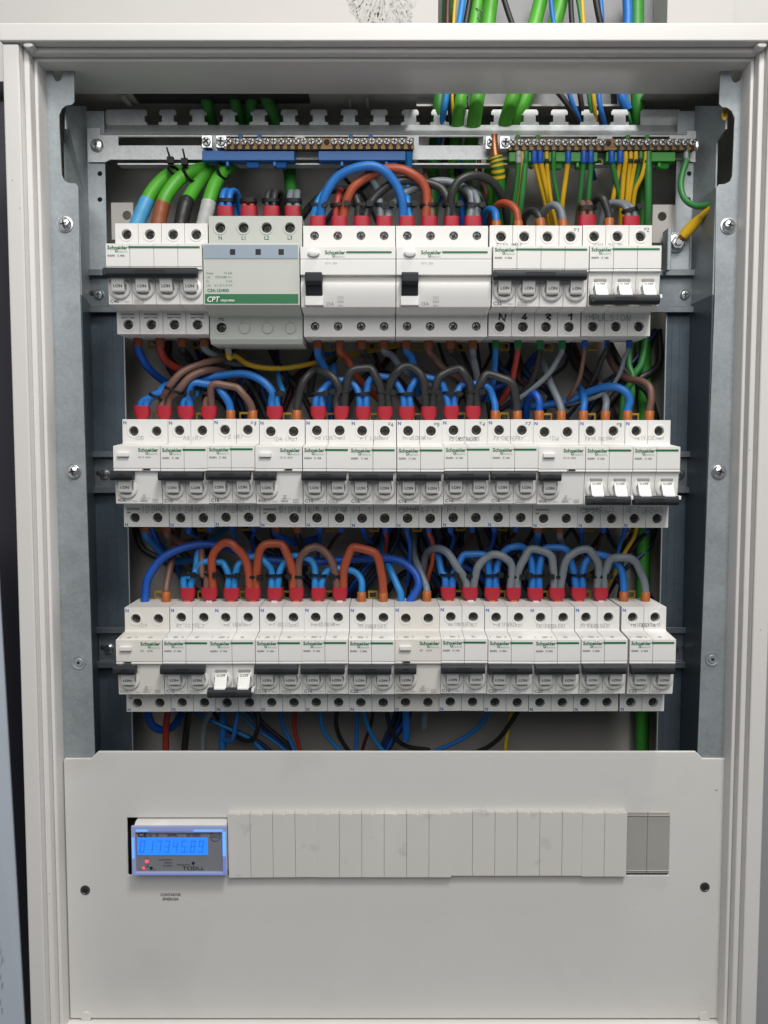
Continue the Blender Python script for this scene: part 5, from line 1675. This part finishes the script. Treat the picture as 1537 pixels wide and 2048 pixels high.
for k, s in enumerate((-2.7, 2.7)):
    wire('brown', 2.7, [T(0, 20, 5, s), T(0, 20, 19, s), T(0, 20, 25.5, s*.9, 6), T(0, 20, 21, s*.8, 18), T(0, 20, -30, s, 28)], '%s brown wire bent back behind the IMPULSION breaker' % ('outer', 'inner')[k])
    wire('grey', 2.7, [T(0, 22, 5, s), T(0, 22, 17, s-.6), T(0, 22, 24, s-4-2*k, 4), T(0, 22, 26, s-13, 12), T(0, 22, 5, s-20, 22)], '%s grey wire bent aside behind the IMPULSION breaker' % ('outer', 'inner')[k])
tie(T(0, 20, 20, 0, -1), 6.6, 3.8, 'black cable tie round the brown wires over the IMPULSION breaker', 0, head=0)
tie(T(0, 22, 18.5, -1), 6.3, 3.6, 'black cable tie round the grey wires over the IMPULSION breaker', -14, head=1)
wire('char', 3.1, [T(0, 21, -1), T(0, 21, 13)]+Q((1213, 412, -17), (1206, 397, -16), (1195, 396, -10), (1184, 412, 0), (1180, 450, 14)), 'black wire hooked over into the IMPULSION breaker', ferr=[FO(0, 3.7, 13)])

# -- thick green cables into the C40 breaker
GC = [((405, 322, 30), (370, 337, 14), (335, 352, 2), (306, 382, -8), (291, 410, -14), 'tapeblue', 'light blue tape'), ((455, 328, 24), (405, 338, 8), (362, 356, -6), (334, 390, -14), (325, 412, -16), 'tapebrown', 'brown tape'),
      ((440, 318, 26), (420, 338, 12), (398, 366, 2), (379, 395, -8), (371, 412, -14), 'black', 'black tape'), ((478, 322, 20), (452, 340, 6), (432, 366, -6), (420, 398, -14), (416, 415, -16), 'tapegrey', 'grey tape')]
for i, (a, b, c, d, e, tp, nm) in enumerate(GC):
    P0 = Q(a, b, c, d, e)+[T(0, i, 3)]
    o = wire('green', 5.6, P0, 'thick green cable ending in %s above the C40 breaker' % nm, 'green cables into the C40 breaker', name='cable', cat='cable', sides=14)
    sp = spline(P0, 7)
    k0 = len(sp)-(12 if i in (2, 3) else 10)
    n_ = len(sp)-k0
    MB().tube(sp[k0:]+[T(0, i, -2)], [6.0+.18*math.sin(q*1.9) for q in range(n_)]+[4.6], 14).build('tape_sleeve', tp, o, origin=sp[0], smooth=60)
for k, (u, v, tl, d) in enumerate(((352, 345, -52, 'outer'), (380, 348, -38, 'middle'), (445, 342, -30, 'inner'))):
    p = at(u, v, -4)
    tie(p, 6.3, 6.3, '%s black cable tie on the green cables above the C40 breaker' % d, 0, ring=1.1, head=0)
    o = COL.objects[-1] if False else bpy.data.objects[[x.name for x in COL.objects if x.name.startswith('cable_tie')][-1]]
    o.rotation_euler = (R(25), R(90+tl+10), 0)
    if k < 2:
        q = at(u-18+k*4, v-50, -6)
        mm = MB()
        mm.tube([p+Vector((-2, -6, 5)), (p+q)/2+Vector((0, -4, 0)), q], [.9, .9, .7], 6)
        mm.box(p.x-5, p.x, -13, -8, p.z+5, p.z+10)
        tail = mm.build('tie_tail', 'tie', o, smooth=40)
        tail.matrix_parent_inverse = Matrix.Translation(o.location) @ o.rotation_euler.to_matrix().to_4x4()
        tail.matrix_parent_inverse.invert()

# -- cables entering from above
UP = [('dgreen', 5.4, [(898, -60, 45), (895, 60, 40), (880, 200, 24), (868, 320, 34), (862, 480, 40)], 'dark green cable, first beside the white board edge'),
      ('maroon', 2.6, [(898, -60, 30), (895, 40, 30), (893, 200, 22), (900, 330, 44)], 'maroon wire coming down beside the dark green cable'),
      ('yellow', 1.3, [(916, -60, 27), (908, 40, 27), (905, 200, 16), (912, 330, 44)], 'thin yellow wire coming down beside the maroon wire'),
      ('cyan', 2.9, [(934, -60, 26), (920, 40, 26), (892, 200, 18), (872, 330, 34), (866, 470, 46)], 'light blue wire slanting across the cables from above'),
      ('black', 2.6, [(950, -60, 27), (935, 30, 27), (905, 200, 18), (890, 330, 40)], 'black wire slanting beside the light blue wire'),
      ('green', 5.4, [(965, -60, 38), (950, 40, 34), (922, 200, 18), (908, 330, 30), (912, 480, 40)], 'bright green cable marked with black letters from above'),
      ('green', 6.0, [(990, -60, 34), (978, 40, 30), (955, 200, 16), (938, 330, 30), (930, 480, 40)], 'thick bright green cable leaning beside the lettered one'),
      ('black', 2.3, [(990, -60, 22), (1022, 40, 22), (1050, 110, 22), (1125, 195, 20), (1160, 252, 24), (1175, 330, 40)], 'black wire slanting the other way above the terminal carrier'),
      ('green', 6.0, [(1095, -60, 34), (1072, 40, 30), (1025, 200, 18), (985, 330, 34), (960, 480, 44)], 'thick green cable crossing down to the big earth lead'),
      ('green', 6.2, [(1135, -60, 40), (1112, 40, 38), (1050, 200, 24), (1010, 310, 36), (985, 480, 50)], 'thick green cable behind the crossing one'),
      ('blue', 2.0, [(1098, -60, 22), (1107, 40, 22), (1140, 190, 18), (1162, 250, 24), (1190, 360, 42)], 'blue wire beside the slanting black wire'),
      ('black', 2.2, [(1140, -60, 24), (1144, 40, 24), (1162, 200, 20), (1185, 330, 40)], 'black wire hanging straight above the terminal carrier'),
      ('egreen', 1.9, [(1146, -60, 23), (1163, 40, 23), (1180, 200, 19), (1195, 330, 40)], 'green earth wire hanging above the terminal carrier'),
      ('yellow', 1.6, [(1163, -60, 22), (1167, 40, 22), (1188, 200, 17), (1200, 330, 40)], 'yellow earth wire hanging above the terminal carrier'),
      ('black', 2.7, [(1183, -60, 24), (1200, 40, 24), (1222, 120, 30), (1230, 220, 46), (1240, 330, 50)], 'second black wire slanting above the terminal carrier'),
      ('blue', 2.2, [(1194, -60, 27), (1204, 40, 27), (1198, 190, 20), (1212, 260, 24), (1232, 360, 44)], 'blue wire slanting beside the second black wire'),
      ('blue', 4.0, [(1250, -60, 30), (1256, 40, 28), (1244, 190, 22), (1256, 220, 24)], 'wrinkled blue sleeve beside the thick upright green cable'),
      ('egreen', 1.4, [(1254, 210, 24), (1262, 250, 24), (1275, 330, 40)], 'earth wire hanging out of the wrinkled blue sleeve'),
      ('mgreen', 6.1, [(1275, -60, 34), (1274, 60, 32), (1277, 200, 26), (1282, 330, 38), (1287, 600, 44), (1290, 900, 46), (1286, 1200, 46), (1284, 1620, 46)], 'thick upright green cable running the whole height of the cabinet')]
for c, r, pts, lab in UP:
    big = r > 4
    o = wire(c, r, Q(*pts), lab, None, name='cable' if big else 'wire', cat='cable' if big else 'wire', sides=14 if big else 10)
LET = [x for x in bpy.data.objects if x.get('label') == UP[5][3]][0]
for (p0, p1, t, h) in (((954, 44, 33.5), (963, -15, 36.5), 'A1', 5.5), ((925.5, 232, 20.5), (930, 165, 21), 'ALU', 6.0)):
    a, b = at(*p0), at(*p1)
    d = (b-a).normalized()
    n_ = d.cross(Vector((0, -1, 0))).normalized()
    o_ = n_.cross(d).normalized()
    if o_.y > 0:
        o_ = -o_
    tmp = MB().hand(t, 0, -h/2, 0, h, 4.0, .9, random.Random(2))
    mb = MB()
    mb.add([a+d*x-n_*z*(1 if n_.x < 0 else -1)*-1+o_*(math.sqrt(max(5.4**2-z*z, .1))+.25) for x, y, z in tmp.v], tmp.f)
    mb.build('lettering', 'marker', LET, smooth=0).location = -LET.location
for c, r, pts, d in (('dgreen', 5.0, [(410, 188, 16), (414, 205, 18), (424, 250, 34), (430, 320, 30)], 'first'), ('dgreen', 5.0, [(468, 188, 16), (471, 205, 18), (480, 250, 34), (470, 322, 24)], 'second'),
                     ('dgreen', 5.0, [(505, 188, 16), (503, 205, 18), (500, 250, 36), (480, 322, 26)], 'third'), ('dgreen', 5.2, [(528, 188, 14), (536, 203, 16), (552, 240, 28), (577, 320, 42)], 'fourth')):
    wire(c, r, Q(*pts), 'shaded green cable dropping through the roof slot, %s from the outer end' % d, 'green cables through the roof slot', name='cable', cat='cable', sides=12)

# -- earth wires hanging from the earth bar
fe = {1038: ('tapegrey', 2.4), 1052: ('f_green', 2.6), 1069: ('f_blue', 2.5), 1081: ('f_blue', 2.5), 1137: ('f_blue', 2.4), 1168: ('f_blue', 2.5), 1182: ('f_blue', 2.5), 1224: ('f_blue', 2.6), 1241: ('f_blue', 2.6), 1094: ('black', 1.7), 1262: ('black', 1.7), 1272: ('black', 1.7), 1282: ('black', 1.7),
      1292: ('black', 1.7)}
ew = [(1038, 'egreen', 'yellow', 2.3, [(1036, 350, -4), (1030, 400, 4), (1022, 450, 14)]), (1052, 'egreen', 'yellow', 2.5, [(1048, 360, -6), (1042, 410, 0), (1036, 455, 12)]), (1046, 'yellow', 'yellow', 1.6, [(1042, 360, -2), (1034, 410, 6), (1026, 455, 16)]),
      (1069, 'yellow', 'egreen', 2.2, [(1077, 350, -2), (1090, 400, 6), (1100, 450, 16)]), (1081, 'yellow', 'yellow', 2.2, [(1087, 350, -4), (1098, 400, 4), (1108, 450, 14)]), (1094, 'yellow', 'orange', 1.8, [(1096, 350, -4), (1102, 400, 2), (1112, 450, 12)]),
      (1108, 'egreen', 'egreen', 1.9, [(1108, 350, -4), (1116, 395, 2), (1126, 450, 12)]), (1137, 'yellow', 'egreen', 2.1, [(1133, 350, -4), (1126, 400, 2), (1122, 450, 12)]), (1168, 'egreen', 'yellow', 2.1, [(1165, 350, -4), (1160, 400, 4), (1154, 450, 14)]), (1182, 'egreen', 'yellow', 2.2, [(1181, 350, -4), (1177, 400, 2), (1174, 450, 12)]),
      (1224, 'egreen', 'yellow', 2.2, [(1230, 350, -4), (1240, 400, 4), (1246, 450, 14)]), (1241, 'yellow', 'egreen', 2.0, [(1236, 350, -2), (1226, 400, 4), (1218, 450, 14)]), (1252, 'yellow', 'egreen', 2.0, [(1248, 350, -4), (1244, 400, 2), (1240, 450, 12)]),
      (1262, 'yellow', 'yellow', 1.8, [(1258, 350, -4), (1254, 400, 2), (1248, 450, 12)]), (1272, 'yellow', 'egreen', 1.9, [(1266, 350, -4), (1258, 400, 2), (1252, 450, 12)]), (1282, 'egreen', 'yellow', 1.8, [(1275, 350, -2), (1262, 400, 4), (1256, 450, 14)]), (1292, 'yellow', 'yellow', 1.9, [(1285, 350, -6), (1270, 385, 0), (1264, 450, 10)]),
      (1297, 'egreen', 'yellow', 2.9, [(1297, 350, -8), (1296, 420, -2), (1292, 480, 10)])]
ordn = 'first second third fourth fifth sixth seventh eighth ninth tenth eleventh twelfth thirteenth fourteenth fifteenth sixteenth seventeenth eighteenth'.split()
for k, (u, c, c2, r, pts) in enumerate(sorted(ew, key=lambda q: q[0])):
    fr = [(0, fe[u][0], fe[u][1], 9)] if u in fe else []
    wire(c, r, Q((u, 304, -8.5), (u, 318, -8.5), *pts), 'yellow and green earth wire, %s along the earth bar from the big lead' % ordn[k], 'earth wires hanging from the earth bar', ferr=fr, two=c2 if c2 != c else None, sides=8)
# big striped earth lead with its copper end
P0 = Q((991, 312, -9), (995, 330, -8), (998, 360, -4), (999, 400, 4), (1000, 450, 16), (1000, 520, 30))
o = wire('dgreen', 5.2, P0, 'thick green earth lead with yellow bands and bare copper end', None, name='cable', cat='cable', sides=16)
sp = spline(P0[:3], 10)
for k in range(5):
    a = 1+k*4
    if a+2 < len(sp):
        MB().tube(sp[a:a+3], 5.6, 16, cap=True).build('yellow_band', 'yellow', o, origin=P0[0], smooth=60)
MB().tube(Q((989, 270, -8.5), (989, 285, -9.5), (990, 300, -9.5), (992, 316, -9)), [2.6, 3.0, 3.3, 3.6], 12).build('copper_end', 'copper', o, origin=P0[0], smooth=60)
# green earth wire bowing to the upright, and the lug on its bolt
wire('egreen', 2.5, Q((1374, 300, -7), (1374, 318, -7), (1366, 345, -8), (1362, 372, -10), (1370, 398, -14), (1392, 412, -20), (1416, 410, -28), (1446, 400, -38)), 'green earth wire bowing down to the galvanised upright', ferr=[(0, 'tapegrey', 2.4, 9)])
o = wire('yellow', 2.6, Q((1362, 477, -8), (1372, 466, -11), (1388, 450, -14), (1408, 428, -24), (1440, 404, -38)), 'yellow earth wire with crimped lug bolted beside the IMPULSION breaker')
sp = Q((1366, 473, -9), (1376, 462, -11), (1390, 447, -14), (1402, 434, -20))
og = Vector(spline(Q((1362, 477, -8), (1372, 466, -11)))[0])
MB().tube(sp, [4.0, 4.6, 4.4, 3.2], 12).build('yellow_boot', 'yellow', o, origin=og, smooth=60)
MB().tube(Q((1358, 481, -7), (1369, 469, -10)), [2.6, 3.0], 10).build('copper_barrel', 'copper', o, origin=og, smooth=60)
a, b = at(1324, 465, 2), at(1362, 548, 2)
br_ = empty('earth_bracket', (a.x, 2, b.z), 'small galvanised bracket with a hex nut for the yellow earth lug', 'bracket')
BO = Vector((a.x, 2, b.z))
m = MB().box(a.x+.2, b.x+6, -1, .8, b.z, a.z)
m.box(a.x, a.x+3.2, -14, -1.2, b.z, a.z)
m.build('plate', 'galv', br_, loc=-BO, bevel=.5)
q = at(1353, 487, -3)
m = MB().lathe([(7.4, -1.2), (7.4, -2.4), (6.6, -2.8), (5, -2.8)], q.x, q.z, 24)
m.build('washer', 'steel', br_, loc=-BO)
m = MB().lathe([(5.6, -2.9), (5.6, -7.2), (5.0, -7.8), (3.2, -7.8)], q.x, q.z, 6)
m.build('hex_nut', 'steel', br_, loc=-BO, smooth=20)
m = MB().lathe([(3.0, -7.8), (3.0, -9.4), (2.4, -10), (1, -10)], q.x, q.z, 16)
m.build('bolt_end', 'steel', br_, loc=-BO)

# -- dim wires further back
rb = random.Random(23)
n_ = 0
zones = [(700, 815, 275, 1300, 40), (1062, 1180, 285, 1290, 34), (330, 440, 600, 1000, 8)]
zl = ('behind the loops of the middle row', 'behind the loops of the bottom row', 'behind the arches over the 25A switches', 'below the bottom row')
for zi, (v0, v1, u0, u1, n) in enumerate(zones):
    for k in range(n):
        u = rb.uniform(u0, u1)
        c = rb.choice(['navy', 'navy', 'black', 'black', 'blue2', 'maroon', 'char', 'brown', 'black', 'navy'] if not (u > 1080 and zi == 0) else ['egreen', 'black', 'navy', 'char', 'black', 'maroon'])
        r = rb.choice((1.6, 2.0, 2.8, 3.2))
        sl = rb.uniform(-160, 160)
        y0 = rb.uniform(24, 54)
        pts = [(u-sl*.6, v0-40, y0+4), (u-sl*.25, v0+(v1-v0)*.25, y0), (u+rb.uniform(-20, 20), (v0+v1)/2, y0-rb.uniform(0, 8)), (u+sl*.3, v0+(v1-v0)*.75, y0), (u+sl*.7, v1+45, y0+4)]
        pts = [(min(max(a, 268), 1318), b, y) for a, b, y in pts]
        wire(c, r, Q(*pts), 'dim %s wire in the shadow %s' % (CN[c], zl[zi]), 'dim wires in the shadow at the back', per=4, sides=8, name='background_wire')
# bundle hanging below the bottom row
for k in range(9):
    u = 778+k*3.5
    c = ('navy', 'black', 'blue2', 'navy', 'black', 'navy', 'blue2', 'black', 'navy')[k]
    wire(c, 1.9, Q((u+18, 1400, 14+k % 3*4), (u+10, 1440, 14+k % 3*4), (u-6-k, 1475, 14+k % 3*4), (u-30-2*k, 1530, 16)), 'dark %s wire of the bundle below the middle 63A switch' % CN[c], 'dark bundle below the middle 63A switch', sides=8)
# same again in the middle: a sheaf of dark blue and black wires
for k in range(7):
    wire(('navy', 'black', 'navy', 'blue2', 'black', 'navy', 'black')[k], 2.4, Q((800-k*6, 1050, 22+k % 3*5), (790-k*8, 1090, 20+k % 3*5), (750-k*10, 1150, 22), (700-k*8, 1210, 26)), 'dark wire of the sheaf behind the orange jumpers',
         'dark sheaf behind the orange jumpers', sides=8)
